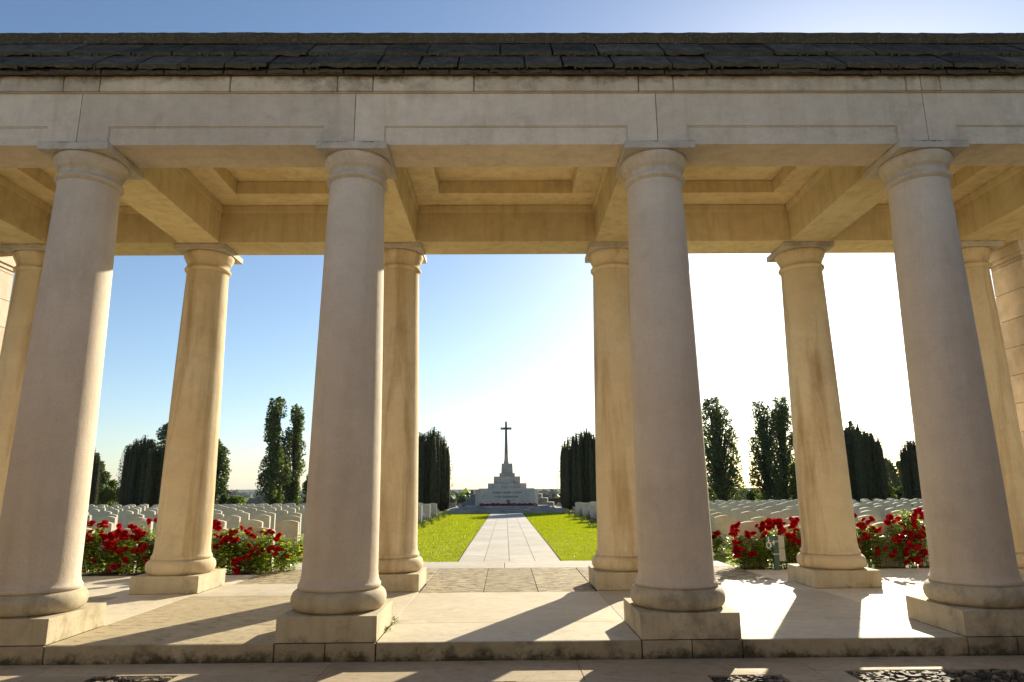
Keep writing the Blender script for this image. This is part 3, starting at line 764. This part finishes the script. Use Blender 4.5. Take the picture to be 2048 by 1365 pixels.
rose_bush(1462, 1535, 1062, 5.3, 20, 1500, 7, 'sparse rose bush left of the green sign post',
          [(1475, 1056, 3), (1468, 1070, 3), (1474, 1066, 3), (1500, 1065, 2), (1480, 1100, 4), (1473, 1090, 3), (1478, 1110, 3), (1470, 1106, 2), (1493, 1108, 2), (1507, 1108, 2), (1499, 1076, 1)])
rose_bush(1522, 1618, 1048, 5.45, 36, 2300, 8, 'dense rose bush behind the sign post, left of the fifth rear column',
          [(1519, 1057, 3), (1531, 1048, 3), (1545, 1042, 4), (1558, 1042, 4), (1552, 1050, 3), (1562, 1048, 2), (1537, 1056, 2), (1556, 1058, 3), (1527, 1072, 3), (1585, 1045, 4), (1590, 1054, 4), (1573, 1058, 2), (1585, 1078, 3), (1590, 1086, 3), (1582, 1072, 2), (1601, 1078, 2)])
rose_bush(1690, 1785, 1042, 5.35, 32, 2300, 9, 'rose bush close against the right side of the fifth rear column',
          [(1735, 1042, 4), (1724, 1050, 4), (1712, 1042, 1), (1728, 1070, 4), (1738, 1078, 4), (1720, 1080, 3), (1758, 1062, 3), (1757, 1098, 3), (1780, 1038, 4), (1788, 1042, 2), (1772, 1040, 2), (1715, 1100, 2), (1740, 1064, 2)])
rose_bush(1772, 1872, 1018, 5.4, 44, 2600, 10, 'tall rose bush beside the fourth front column, at the right end of the bed',
          [(1832, 1022, 4), (1841, 1028, 4), (1824, 1036, 3), (1846, 1036, 2), (1806, 1052, 2), (1826, 1052, 2), (1816, 1068, 4), (1800, 1074, 3), (1830, 1080, 4), (1845, 1072, 4), (1820, 1092, 4), (1838, 1094, 4), (1782, 1109, 3), (1850, 1104, 3), (1828, 1122, 5), (1840, 1126, 2), (1810, 1106, 3), (1856, 1064, 2), (1794, 1084, 3)])

# ------------------------------------------------------------------ direction sign
sy = 4.95
root = empty('direction_sign', (at(1555, 1143, sy).x, sy, -.03)); tag(root, 'green post with a wheelchair direction plate and two side plates among the roses', 'sign')
ox = root.location.x
def L_(u, v, y=sy): p = at(u, v, y); return Vector((p.x - ox, 0, p.z + .03))
top = L_(1555, 1071).z
mb = MB(); mb.box(-.045, .045, -.035, .035, 0, top - .0); mb.build('post', M_GREENP, root, bevel=.008)
z1 = L_(1540, 1071).z; z0 = L_(1540, 1095).z
Rz = Matrix.Rotation(math.radians(28), 4, 'Z')
mb = MB(); T = Matrix.Translation((-.03, -.05, 0)) @ Rz
mb.box(-.21, 0, -.012, 0, z0, z1, M=T); pl_ = mb.build('sign_plate', M_GREENP, root, bevel=.003)
# wheelchair symbol and arrow, raised white
mb = MB(); zc = (z0 + z1) / 2; h = (z1 - z0)
def strip(pts, w):
    K = 1.3; pts = [(-.105 + (x_ + .105) * 1.05, zc + (z_ - zc) * K) for x_, z_ in pts]; w *= 1.35
    for a, b_ in zip(pts[:-1], pts[1:]):
        a = Vector((a[0], 0, a[1])); b_ = Vector((b_[0], 0, b_[1])); d = (b_ - a).normalized(); n = Vector((-d.z, 0, d.x)) * w / 2
        q = [a - n - d * w * .3, b_ - n + d * w * .3, b_ + n + d * w * .3, a + n - d * w * .3]
        mb.add([T @ (Vector((p.x, -.0145, p.z))) for p in q] + [T @ (Vector((p.x, -.0122, p.z))) for p in q], [(0, 1, 2, 3), (0, 4, 5, 1), (1, 5, 6, 2), (2, 6, 7, 3), (3, 7, 4, 0)])
wx = -.145
mb.add([T @ Vector((wx - .012 + .014 * math.cos(q * PI / 4), -.0148, z1 - .03 + .014 * math.sin(q * PI / 4))) for q in range(8)], [tuple(range(8))])
strip([(wx - .012, z1 - .05), (wx - .008, zc - .01), (wx + .03, zc - .015), (wx + .048, zc - .062)], .013)
strip([(wx - .01, zc + .02), (wx + .025, zc + .02)], .010)
strip([(wx - .022 + .042 * math.cos(t) + .008, zc - .038 + .042 * math.sin(t)) for t in [math.radians(x) for x in range(130, 375, 20)]], .011)
strip([(-.075, zc - .01), (-.02, zc - .01)], .012); strip([(-.04, zc + .014), (-.02, zc - .01), (-.04, zc - .034)], .012)
mb.build('symbol', M_WHITE, pl_)
mb = MB(); T2 = Matrix.Translation((.05, -.03, 0)) @ Matrix.Rotation(math.radians(-38), 4, 'Z')
zz = L_(1560, 1122).z; zm = L_(1560, 1096).z
for (a, b_) in ((zm + .004, z1), (zz, zm - .004)): 
    mb = MB(); mb.box(0, .10, -.03, 0, a, b_, M=T2); mb.build('side_plate', M_ALU, root, bevel=.004)
for z in (z1 - .10, zm - .10):
    mb = MB(); mb.box(-.055, .075, -.05, .04, z - .012, z + .012); mb.box(-.065, -.045, -.056, .03, z - .016, z + .016); mb.build('bracket', M_ALU, root, bevel=.003)

# ------------------------------------------------------------------ monument
MY = 44.5
root = empty('memorial_cross', (at(1012.7, 980, MY).x, MY, gz(MY))); tag(root, 'tall stone cross with a bronze sword on a stepped stone pyramid', 'memorial cross')
rx, rz = root.location.x, root.location.z
def wz(v, y=MY): return at(1012, v, y).z - rz
def hw_(u0, u1, y=MY): return (at(u1, 960, y).x - at(u0, 960, y).x) / 2
def tier(u0, u1, v0, v1, taper=0, dy=0, nm='pedestal_tier', blocks=0):
    mb = MB(); w = hw_(u0, u1, MY); z1 = wz(v0); z0 = wz(v1); t = taper
    cxm = (at(u0, 960, MY).x + at(u1, 960, MY).x) / 2 - rx
    if blocks == 0:
        mb.add([(cxm - w - t, -w - t, z0), (cxm + w + t, -w - t, z0), (cxm + w + t, w + t, z0), (cxm - w - t, w + t, z0), (cxm - w, -w, z1), (cxm + w, -w, z1), (cxm + w, w, z1), (cxm - w, w, z1)], [(3, 2, 1, 0), (4, 5, 6, 7), (0, 1, 5, 4), (1, 2, 6, 5), (2, 3, 7, 6), (3, 0, 4, 7)], R.random())
    else:
        n = blocks
        for i in range(n):
            a = cxm - w + 2 * w * i / n; b_ = cxm - w + 2 * w * (i + 1) / n
            mb.box(a + .004, b_ - .004, -w, w, z0, z1, R.random())
        mb.box(cxm - w + .02, cxm + w - .02, -w + .015, w - .015, z0 + .01, z1 - .006, .3)
    mb.build(nm, M_MON, root, bevel=.012)
tier(1003.3, 1025, 927.7, 946.4, .03)
tier(998.8, 1029.8, 946.7, 953.2, 0, blocks=3)
tier(987.7, 1040, 953.6, 966.8, 0, blocks=5)
tier(976.5, 1052, 967.2, 1015, 0, blocks=6)
tier(953, 1073, 979, 1017, 0, blocks=8)
for (ua, ub, va, vb) in ((941, 1084, 988, 1018), (932, 1095, 996, 1019), (925, 1107, 1004.5, 1021)):
    for sx_ in (-1, 1):      # low round drums stepping down on both flanks
        xo = (at(ub, 960, MY).x - rx) if sx_ > 0 else (at(ua, 960, MY).x - rx); rd = 1.15
        mb = MB(); mb.lathe([(rd, wz(vb)), (rd, wz(va) - .03), (rd - .03, wz(va))], 40, xo - sx_ * rd, -.4); mb.build('flank_drum', M_MOND, root)
# cross
zb = wz(927.7); zt = wz(843.6); k = zt - zb
mb = MB(); sec = [(0, .185), (.03, .18), (.07, .155), (.14, .14), (.86, .088), (.99, .082), (1., .098)]
n = 8; vs = []; fs = []
for t, w in sec:
    for i in range(n):
        a = 2 * PI * (i + .5) / n; vs.append((w * math.cos(a) / math.cos(PI / 8), w * .8 * math.sin(a) / math.cos(PI / 8), zb + .001 + k * t))
for q in range(len(sec) - 1):
    for i in range(n): fs.append((q * n + i, q * n + (i + 1) % n, (q + 1) * n + (i + 1) % n, (q + 1) * n + i))
fs.append(tuple(range((len(sec) - 1) * n, len(sec) * n))); mb.add(vs, fs)
mb.build('cross_shaft', M_MON, root)
za, zc = wz(860), wz(855.3); aw = hw_(1002, 1024)
for s_ in (-1, 1):
    mb = MB(); q0, q1 = sorted((s_ * .085, s_ * aw)); mb.box(q0, q1, -.07, .07, za, zc, .5); q0, q1 = sorted((s_ * (aw - .07), s_ * (aw + .012))); mb.box(q0, q1, -.083, .083, za - .018, zc + .018, .4); mb.build('cross_arm', M_MON, root, bevel=.01)
mb = MB(); zs0 = wz(912); zs1 = wz(848)
def fy(z): # front of the tapering shaft
    t = (z - zb) / k; w = .14 - (.14 - .088) * (t - .14) / .72
    return -w * .8 - .012
mb.add([(-.028, fy(zs1), zs1), (.028, fy(zs1), zs1), (.022, fy(zs0 + .3), zs0 + .3), (0, fy(zs0), zs0), (-.022, fy(zs0 + .3), zs0 + .3)] + [(-.028, fy(zs1) - .03, zs1), (.028, fy(zs1) - .03, zs1), (.022, fy(zs0 + .3) - .03, zs0 + .3), (0, fy(zs0) - .02, zs0), (-.022, fy(zs0 + .3) - .03, zs0 + .3)],
       [(5, 6, 7, 8, 9), (0, 1, 6, 5), (1, 2, 7, 6), (2, 3, 8, 7), (3, 4, 9, 8), (4, 0, 5, 9)])
zg = wz(857.6); mb.box(-.24, .24, fy(zg) - .05, fy(zg) - .02, zg - .025, zg + .025)
mb.build('bronze_sword', M_BRONZE, root)
# platform steps
root = empty('memorial_steps', (rx, 38, gz(38))); tag(root, 'wide pale stone steps at the far end of the path', 'steps')
sz = root.location.z
def stp(u0, u1, v, yf, yb, zlow, name='step'):
    a = at(u0, v, yf).x - rx; b_ = at(u1, v, yf).x - rx; z1 = at(1012, v, yf).z - sz; mb = MB(); n = 9
    for i in range(n): mb.box(a + (b_ - a) * i / n + .004, a + (b_ - a) * (i + 1) / n - .004, yf - 38, yb - 38, zlow, z1 - (.0 if i % 2 else .002), R.random())
    mb.build(name, M_MOND, root, bevel=.01); return z1
z1 = stp(889, 1139, 1020.5, 38.0, 48.5, -.1)
z2 = stp(913, 1112, 1016.5, 38.6, 48.2, z1 + .002)
z3 = stp(930, 1100, 1012.3, 39.2, 41.35, z2 + .002)
PZ = z3 + sz
# stone of remembrance
SY = 40.3
root = empty('remembrance_stone', (at(1013, 1000, SY).x, SY, PZ)); tag(root, 'broad pale altar stone with carved inscription in front of the cross', 'altar stone')
w1 = hw_(957.4, 1068.7, SY - .45); w0 = hw_(954.5, 1072.5, SY - .45); zt = at(1013, 977, SY - .45).z - PZ; 
mb = MB(); n = 6; vs = []
secs = [(0.001, w0 + .06, .56), (.10, w0 + .05, .55), (.105, w0, .50), (zt * .35, w0 - .03, .48), (zt, w1, .45)]
for z, w, d in secs: vs += [(-w, -d, z), (w, -d, z), (w, d, z), (-w, d, z)]
fs = [(3, 2, 1, 0)] + [(q * 4 + i, q * 4 + (i + 1) % 4, (q + 1) * 4 + (i + 1) % 4, (q + 1) * 4 + i) for q in range(len(secs) - 1) for i in range(4)] + [tuple(16 + i for i in range(4))]
mb.add(vs, fs, .8); mb.build('stone_block', M_MON, root, bevel=.015)
def text(s, w, h, loc, parent, name, mat):
    cu = bpy.data.curves.new(name, 'FONT'); cu.body = s; cu.align_x = 'CENTER'; cu.size = 1; cu.extrude = .02
    o = bpy.data.objects.new(name, cu); COL.objects.link(o); bpy.context.view_layer.update()
    me = bpy.data.meshes.new_from_object(o); bpy.data.objects.remove(o)
    xs = [v.co.x for v in me.vertices]; ys_ = [v.co.y for v in me.vertices]; W_ = max(xs) - min(xs); H_ = max(ys_) - min(ys_); y0 = min(ys_); x0 = (max(xs) + min(xs)) / 2
    for v in me.vertices: v.co = Vector(((v.co.x - x0) * w / W_, -v.co.z * .4, (v.co.y - y0) * h / H_))
    me.materials.clear(); me.materials.append(mat); o = bpy.data.objects.new(name, me); COL.objects.link(o); o.parent = parent; o.location = loc
    return o
M_INK = simple('cut_letter', (.11, .09, .07), .9)
yy = SY - .46
def tz(v): return at(1013, v, yy).z - PZ
slope_y = lambda z: -(.45 + (.48 - .45) * (zt - z) / (zt * .65)) - .004
z = tz(987.5); text('THEIR NAME LIVETH', hw_(985, 1043, yy) * 2, .13, (at(1014, 985, yy).x - root.location.x, slope_y(z) , z), root, 'inscription', M_INK)
z = tz(996.3); text('FOR EVERMORE', hw_(991, 1037, yy) * 2, .145, (at(1014, 985, yy).x - root.location.x, slope_y(z), z), root, 'inscription', M_INK)
# small wooden cross leaning at the stone
mb = MB(); x = at(1016.5, 1000, 39.7).x; zb_ = PZ + .003; hh = at(1016, 999.5, 39.72).z - PZ
mb.box(x - .035, x + .035, 39.70, 39.73, zb_, zb_ + hh); mb.box(x - .13, x - .0352, 39.703, 39.727, zb_ + hh * .66, zb_ + hh * .82); mb.box(x + .0352, x + .13, 39.703, 39.727, zb_ + hh * .66, zb_ + hh * .82)
tag(mb.build('wooden_cross', M_WOOD), 'small wooden cross standing against the middle of the altar stone', 'wooden cross')
# wreaths
n = 11
for i in range(n):
    u = 959 + (1076 - 959) * (i + .5) / n
    p = at(u, 1009, 39.55); mb = MB(); r = random.Random(i); rad = .13; vs = []; fs = []; a_, b_ = 20, 8
    for q in range(a_):
        t = 2 * PI * q / a_
        for w in range(b_):
            s_ = 2 * PI * w / b_; rr = rad + .055 * math.cos(s_) + r.uniform(-.012, .012); vs.append((rr * math.cos(t), rr * math.sin(t), .045 * math.sin(s_) + r.uniform(-.01, .01)))
    for q in range(a_):
        for w in range(b_): fs.append((q * b_ + w, ((q + 1) % a_) * b_ + w, ((q + 1) % a_) * b_ + (w + 1) % b_, q * b_ + (w + 1) % b_))
    mb.add(vs, fs); o = mb.build('poppy_wreath', M_POPPY, loc=(p.x, 39.5 + r.uniform(-.03, .03), PZ + .075)); o.rotation_euler = (math.radians(22 + r.uniform(-10, 10)), 0, r.uniform(-.2, .2))
    tag(o, 'dark red poppy wreath at the foot of the altar stone, %s from left' % ORD[i], 'wreath', 'poppy wreaths at the altar stone')
p0 = at(1097, 996.5, 58); p1 = at(1128, 995, 58)
mb = MB(); mb.box(p0.x, p1.x + 1.5, 57.8, 58.2, gz(58) - .1, p0.z - .12); mb.box(p0.x - .05, p1.x + 1.55, 57.75, 58.25, p0.z - .118, p0.z); tag(mb.build('boundary_wall', M_WALL), 'dark brown wall beyond the right side of the monument', 'wall')

# ------------------------------------------------------------------ trees
def trunk(mb, x, y, z0, h, r0):
    mb.tube([(x, y, z0 - .2), (x, y, z0 + h * .3), (x, y, z0 + h * .8)], [r0, r0 * .7, r0 * .2], 7)
def branchy(name, u0, u1, vtop, y, kind, seed, label, cat='tree', n=7000, mat=None, zbase=None, lobes=None, group='trees around the cemetery'):
    """crown made of lobes; kinds: yew (upright plumes), poplar (tall narrow plumes, loose), round"""
    r = random.Random(seed); z0 = gz(y) if zbase is None else zbase
    a = at(u0, 980, y).x; b_ = at(u1, 980, y).x; cx = (a + b_) / 2; hw = (b_ - a) / 2; H = at((u0 + u1) / 2, vtop, y).z - z0
    root = empty(name, (cx, y, z0)); tag(root, label, cat, group)
    tb = MB(); cr = MB(); L = []
    px = y / CF  # metres per photo pixel roughly
    s = max(px * 1.6, .05)
    if kind == 'yew':
        m_ = 36
        for k in range(m_):
            ang = r.uniform(0, 2 * PI); q = math.sqrt(r.random()) * .86; lx = q * math.cos(ang) * hw; ly = q * math.sin(ang) * hw
            top = H * (.97 - .24 * q ** 3 - r.uniform(0, .06)); lw = hw * r.uniform(.20, .32); L.append((lx, ly, H * .02, top, lw, .5))
        L.append((0, 0, H * .02, H * .97, hw * .35, .5)); L.append((hw * .2, -hw * .3, 0, H, hw * .25, .5)); L.append((0, 0, 0, H * .93, hw * .93, .55))
    elif kind == 'poplar':
        m_ = lobes or 44
        for k in range(m_):
            ang = r.uniform(0, 2 * PI); e = (k + r.random()) / m_ * .86
            Rt = hw * min(1., (e + .05) * 5.) ** .6 * (1 - e) ** .46 * 1.02
            q = math.sqrt(r.random()); lx = Rt * q * math.cos(ang); ly = Rt * q * math.sin(ang); hh = H * r.uniform(.13, .24)
            L.append((lx, ly, H * e, min(H, H * e + hh), hw * r.uniform(.24, .38) * (1 - .35 * e), .5))
        for e in (0, .2, .4, .6, .8): L.append((hw * .06 * math.sin(9 * e), 0, H * e, min(H, H * (e + .26)), hw * .42 * (1 - e * .75), .5))
    else:
        m_ = lobes or 20
        for k in range(m_):
            ang = r.uniform(0, 2 * PI); e = r.uniform(.12, .92); q = math.sin(PI * min(.95, e * .85 + .12)) * .72; lx = q * math.cos(ang) * hw; ly = q * math.sin(ang) * hw
            c = H * e; rr = hw * r.uniform(.28, .42); L.append((lx, ly, max(0, c - rr), min(H, c + rr), rr, .5))
        L.append((0, 0, H * .75, H, hw * .3, .5)); L.append((0, 0, H * .1, H * .85, hw * .5, .5))
    tot = sum((l[3] - l[2]) * l[4] for l in L)
    for (lx, ly, zb, zt_, lw, sh) in L:
        c = int(n * (1.9 if kind == 'yew' else 1.25) * (zt_ - zb) * lw / tot); hh = (zt_ - zb)
        for q in range(c):
            t = r.random() ** (.8 if kind == 'yew' else 1) * (.965 if kind == 'yew' else 1); ang = r.uniform(0, 2 * PI)
            if kind == 'yew': wf = min(1, (t + .02) * 6) ** .5 * (1 - t ** 7) ** .6
            elif kind == 'poplar': wf = (math.sin(PI * (t * .85 + .13)) ** .8) * (1.05 - .35 * t)
            else: wf = math.sin(PI * min(.985, t + .01)) ** .6
            rad = lw * wf * (r.uniform(.78, 1.04) if kind == 'yew' else r.random() ** .45 * (1.05 + .15 * r.random()))
            p = Vector((lx * (1 if kind == 'yew' else 1 - .0 * t) + rad * math.cos(ang), ly + rad * math.sin(ang), zb + hh * t))
            o = Vector((math.cos(ang), math.sin(ang), 0))
            if kind == 'yew': d = o * r.uniform(.1, .7) + Vector((r.uniform(-.2, .2), r.uniform(-.2, .2), 1)); w, l = s * r.uniform(1.3, 2.2), s * r.uniform(1.3, 2.2) * (1 - .35 * t)
            elif kind == 'poplar': d = o * r.uniform(-.4, 1.2) + Vector((r.uniform(-.6, .6), r.uniform(-.6, .6), r.uniform(-.2, 1))); w, l = s * r.uniform(1.6, 2.9), s * r.uniform(2., 3.6)
            else: d = Vector((r.uniform(-1, 1), r.uniform(-1, 1), r.uniform(-.7, .8))); w, l = s * r.uniform(1.8, 3.), s * r.uniform(2., 3.8)
            cr.leaf(p, d, w, l, o + Vector((r.uniform(-.7, .7), r.uniform(-.7, .7), r.uniform(-.3, .9))), r.random())
        if kind == 'yew' and lw < hw * .6:   # inner shoots fill the core so it reads dense
            pr_ = []
            for q in range(7):
                t = q / 6; pr_.append((max(.01, lw * .5 * min(1, (t + .05) * 6) ** .5 * (1 - t ** 6) ** .7), zb + hh * .985 * t))
            cr.lathe(pr_, 9, lx, ly, .05)
        elif kind != 'yew': tb.tube([(lx * .15, ly * .15, zb * .6), (lx * .7, ly * .7, zb + hh * .25), (lx, ly, zb + hh * .8)], [hw * .035 + .03, hw * .02 + .02, .012], 5)
    trunk(tb, 0, 0, 0, H, .08 * hw + .09)
    cr.build('crown', mat, root); tb.build('trunk', M_BARK, root)
B = branchy
B('yew_tree', 816, 902, 850, 42.5, 'yew', 101, 'dense dark yew with upright plumes left of the memorial cross', n=9000, mat=M_YEW)
B('yew_tree', 1119, 1212, 853, 42.5, 'yew', 102, 'dense dark yew with upright plumes right of the memorial cross', n=9000, mat=M_YEW)
B('poplar_tree', 511, 580, 797, 58, 'poplar', 103, 'taller of the two poplars left of the second front column', n=9000, mat=M_POP)
B('poplar_tree', 562, 609, 812, 60, 'poplar', 104, 'slimmer shorter poplar beside the second front column', n=6000, mat=M_POP)
B('poplar_tree', 1392, 1492, 797, 58, 'poplar', 105, 'broad poplar with several tops right of the third front column', n=10500, mat=M_POP, lobes=54)
B('poplar_tree', 1503, 1572, 805, 58, 'poplar', 106, 'narrow poplar in the middle of the right gap', n=6500, mat=M_POP)
B('poplar_tree', 1530, 1612, 796, 60, 'poplar', 107, 'tall poplar partly behind the fifth rear column', n=8000, mat=M_POP, lobes=50)
B('yew_tree', 1640, 1772, 846, 47, 'yew', 108, 'broad dark yew emerging right of the fifth rear column', n=13000, mat=M_YEW)
B('yew_tree', 1808, 1872, 872, 46, 'yew', 109, 'dark yew just left of the fourth front column', n=7000, mat=M_YEW)
B('yew_tree', 234, 322, 868, 47, 'yew', 110, 'large dark yew in the gap left of the second rear column', n=10000, mat=M_YEW)
B('yew_tree', 282, 372, 878, 45, 'yew', 111, 'brownish yew partly behind the second rear column, left side', n=9000, mat=M_YEW)
B('deciduous_tree', 292, 400, 842, 66, 'round', 112, 'round leafy tree rising behind the yews, left of second rear column', n=8000, mat=M_DEC)
B('deciduous_tree', 398, 457, 880, 55, 'round', 113, 'leafy green tree emerging right of the second rear column', n=7000, mat=M_DEC, lobes=26)
B('yew_tree', 162, 195, 893, 48, 'yew', 114, 'slim green yew beside the first front column', n=4000, mat=M_YEW)
B('deciduous_tree', 178, 216, 925, 58, 'round', 115, 'dark narrow tree right of the slim yew', n=4000, mat=M_POP)
B('bushy_tree', 200, 246, 962, 54, 'round', 116, 'low bright bushy tree left of the large yew', n=3500, mat=M_LIME)
B('deciduous_tree', 1690, 1742, 843, 60, 'round', 117, 'pale leafy treetop showing above the broad right yew', n=3500, mat=M_DEC)
B('deciduous_tree', 1756, 1800, 917, 110, 'round', 118, 'hazy distant tree between the two right yews, nearer the broad one', n=2600, mat=M_DEC, zbase=-1.5)
B('deciduous_tree', 1790, 1822, 922, 112, 'round', 119, 'hazy distant tree between the two right yews, nearer the slim one', n=1700, mat=M_DEC, zbase=-1.5)
B('bushy_tree', 1764, 1788, 966, 55, 'round', 120, 'small bright bush at the right foot of the broad right yew', n=1600, mat=M_LIME)
B('bushy_tree', 1782, 1822, 975, 60, 'round', 121, 'low green bush between the two right yews', n=2200, mat=M_DEC)
B('bushy_tree', 1578, 1612, 925, 50, 'round', 122, 'bright green shrub tree against the left side of fifth rear column', n=3000, mat=M_LIME)
B('bushy_tree', 1492, 1520, 978, 66, 'round', 123, 'low bluish bush at the left foot of the narrow poplar', n=1500, mat=M_POP)
B('deciduous_tree', 606, 632, 945, 95, 'round', 124, 'small distant tree touching the second front column', n=1800, mat=M_DEC, zbase=-1.5)
B('bushy_tree', 458, 492, 993, 66, 'round', 125, 'low olive hedge bush near the utility pole', n=1400, mat=M_LIME)
B('bushy_tree', 442, 456, 990, 70, 'round', 126, 'small green bush beside the house gable', n=800, mat=M_DEC)

# distant woods
def wood(name, segs, label, seed, hgt, dens, mat=M_WOODS):
    r = random.Random(seed); mb = MB()
    for (x0, x1, y0, y1, cnt) in segs:
        for k in range(cnt):
            x = r.uniform(x0, x1); y = r.uniform(y0, y1); z0 = gz(y); h = hgt * r.uniform(.55, 1.3) * (1 + .5 * (r.random() < .06)); w = h * r.uniform(.5, .9)
            for q in range(dens):
                e = math.acos(r.uniform(-1, 1)); a = r.uniform(0, 6.28); o = Vector((math.sin(e) * math.cos(a), math.sin(e) * math.sin(a), math.cos(e)))
                p = Vector((x, y, z0 + h * .5)) + Vector((o.x * w, o.y * w, o.z * h * .5)) * r.uniform(.7, 1.)
                sz_ = h * .34; mb.leaf(p, Vector((r.uniform(-1, 1), r.uniform(-1, 1), r.uniform(-1, 1))), sz_, sz_ * 1.4, o, r.random())
            mb.lathe([(w * .3, z0), (w * .75, z0 + h * .3), (w * .7, z0 + h * .65), (w * .25, z0 + h * .9)], 7, x, y, .2)
    return tag(mb.build(name, mat), label, 'wood', kind='stuff')
wood('far_wood', [(-1100, 1100, 1300, 1500, 330), (-900, 900, 900, 980, 150), (-2200, 2200, 2200, 2500, 420)], 'hazy wooded skyline along the horizon', 1, 10, 9)
wood('far_trees', [(-300, -140, 560, 640, 60), (-75, -15, 420, 520, 26), (25, 190, 420, 520, 60), (150, 330, 500, 600, 50), ], 'tree belts across the fields below the horizon', 2, 8, 26)
wood('far_shrubs', [(-34, -8, 128, 150, 16), (12, 40, 128, 160, 14)], 'dark shrub clumps in the field beyond the monument', 5, 2.6, 30, M_DEC)
# house gable and pole
p = at(445, 1003, 75); hx = p.x; zt_ = at(440, 974, 75).z; ze = at(445, 984, 75).z
root = empty('house', (hx - 5.0, 77.2, gz(78))); root.rotation_euler.z = math.radians(27); tag(root, 'tan gabled house partly hidden behind the leafy tree', 'house', None)
o = MB(); zg_ = gz(78) - .3
o.prism([(-4, -.3), (4, -.3), (4, ze - gz(78)), (0, ze - gz(78) + 3.6), (-4, ze - gz(78))], -3, 5); o.build('wall', M_RENDER, root)
o = MB(); e_ = ze - gz(78)
for s_ in (-1, 1): o.add([(s_ * 4.4, -3.25, e_ - .3), (0, -3.25, e_ + 3.66), (0, 5.25, e_ + 3.66), (s_ * 4.4, 5.25, e_ - .3), (s_ * 4.4, -3.25, e_ - .12), (0, -3.25, e_ + 3.84), (0, 5.25, e_ + 3.84), (s_ * 4.4, 5.25, e_ - .12)], [(0, 1, 2, 3), (4, 5, 6, 7), (0, 1, 5, 4), (3, 2, 6, 7), (0, 3, 7, 4)])
o.build('roof', M_ROOFT, root)
o = MB(); o.box(2.3, 3.1, -3.03, -3.0, .7, 1.9); o.build('window', M_BRONZE, root)
p = at(454, 1003, 80); h = at(454.5, 980, 80).z
mb = MB(); mb.tube([(p.x, 80, gz(80) - .3), (p.x, 80, h)], [.12, .08], 8); mb.box(p.x - .5, p.x + .5, 79.88, 79.93, h - .35, h - .25); tag(mb.build('utility_pole', M_BARK), 'thin dark utility pole standing against the blue hills', 'pole')

# ------------------------------------------------------------------ light
SE, SA = math.radians(20), math.radians(27.5)   # elevation, angle right of +Y
w = bpy.data.worlds.new('World'); scene.world = w; w.use_nodes = True; nt = w.node_tree; nt.nodes.clear()
ow = nt.nodes.new('ShaderNodeOutputWorld'); bg = nt.nodes.new('ShaderNodeBackground'); sk = nt.nodes.new('ShaderNodeTexSky')
sk.sky_type = 'NISHITA'; sk.sun_disc = False; sk.sun_elevation = SE; sk.sun_rotation = SA; sk.altitude = 0; sk.air_density = 1.0; sk.dust_density = .55; sk.ozone_density = 2.8
nt.links.new(sk.outputs[0], bg.inputs[0]); bg.inputs[1].default_value = .07; nt.links.new(bg.outputs[0], ow.inputs[0])
sl = bpy.data.lights.new('sun', 'SUN'); sl.energy = 5.0; sl.angle = math.radians(.5); sl.color = (1, .885, .67)
so = bpy.data.objects.new('sun', sl); COL.objects.link(so)
sd = Vector((math.sin(SA) * math.cos(SE), math.cos(SA) * math.cos(SE), math.sin(SE)))
so.rotation_euler = sd.to_track_quat('Z', 'Y').to_euler()
# haze: the air of the place
mb = MB(); mb.box(-5200, 5200, -300, 4800, -16, 60)
hz = mb.build('haze', M_WHITE); hz.data.materials.clear()
hm = bpy.data.materials.new('haze_air'); hm.use_nodes = True; n_ = hm.node_tree; n_.nodes.clear(); oo = n_.nodes.new('ShaderNodeOutputMaterial'); pv_ = n_.nodes.new('ShaderNodeVolumePrincipled')
pv_.inputs['Color'].default_value = (.80, .88, 1, 1); pv_.inputs['Density'].default_value = .00009; pv_.inputs['Anisotropy'].default_value = 0; n_.links.new(pv_.outputs[0], oo.inputs['Volume'])
hz.data.materials.append(hm); tag(hz, 'pale blue air softening the far fields and hills', 'haze', kind='stuff')

vs_ = scene.view_settings; vs_.view_transform = 'Standard'; vs_.look = 'None'; vs_.gamma = 1; vs_.exposure = 1.2
scene.render.engine = 'CYCLES'
scene.render.resolution_x = 1024; scene.render.resolution_y = 682
scene.cycles.max_bounces = 8; scene.cycles.diffuse_bounces = 5; scene.cycles.volume_bounces = 0
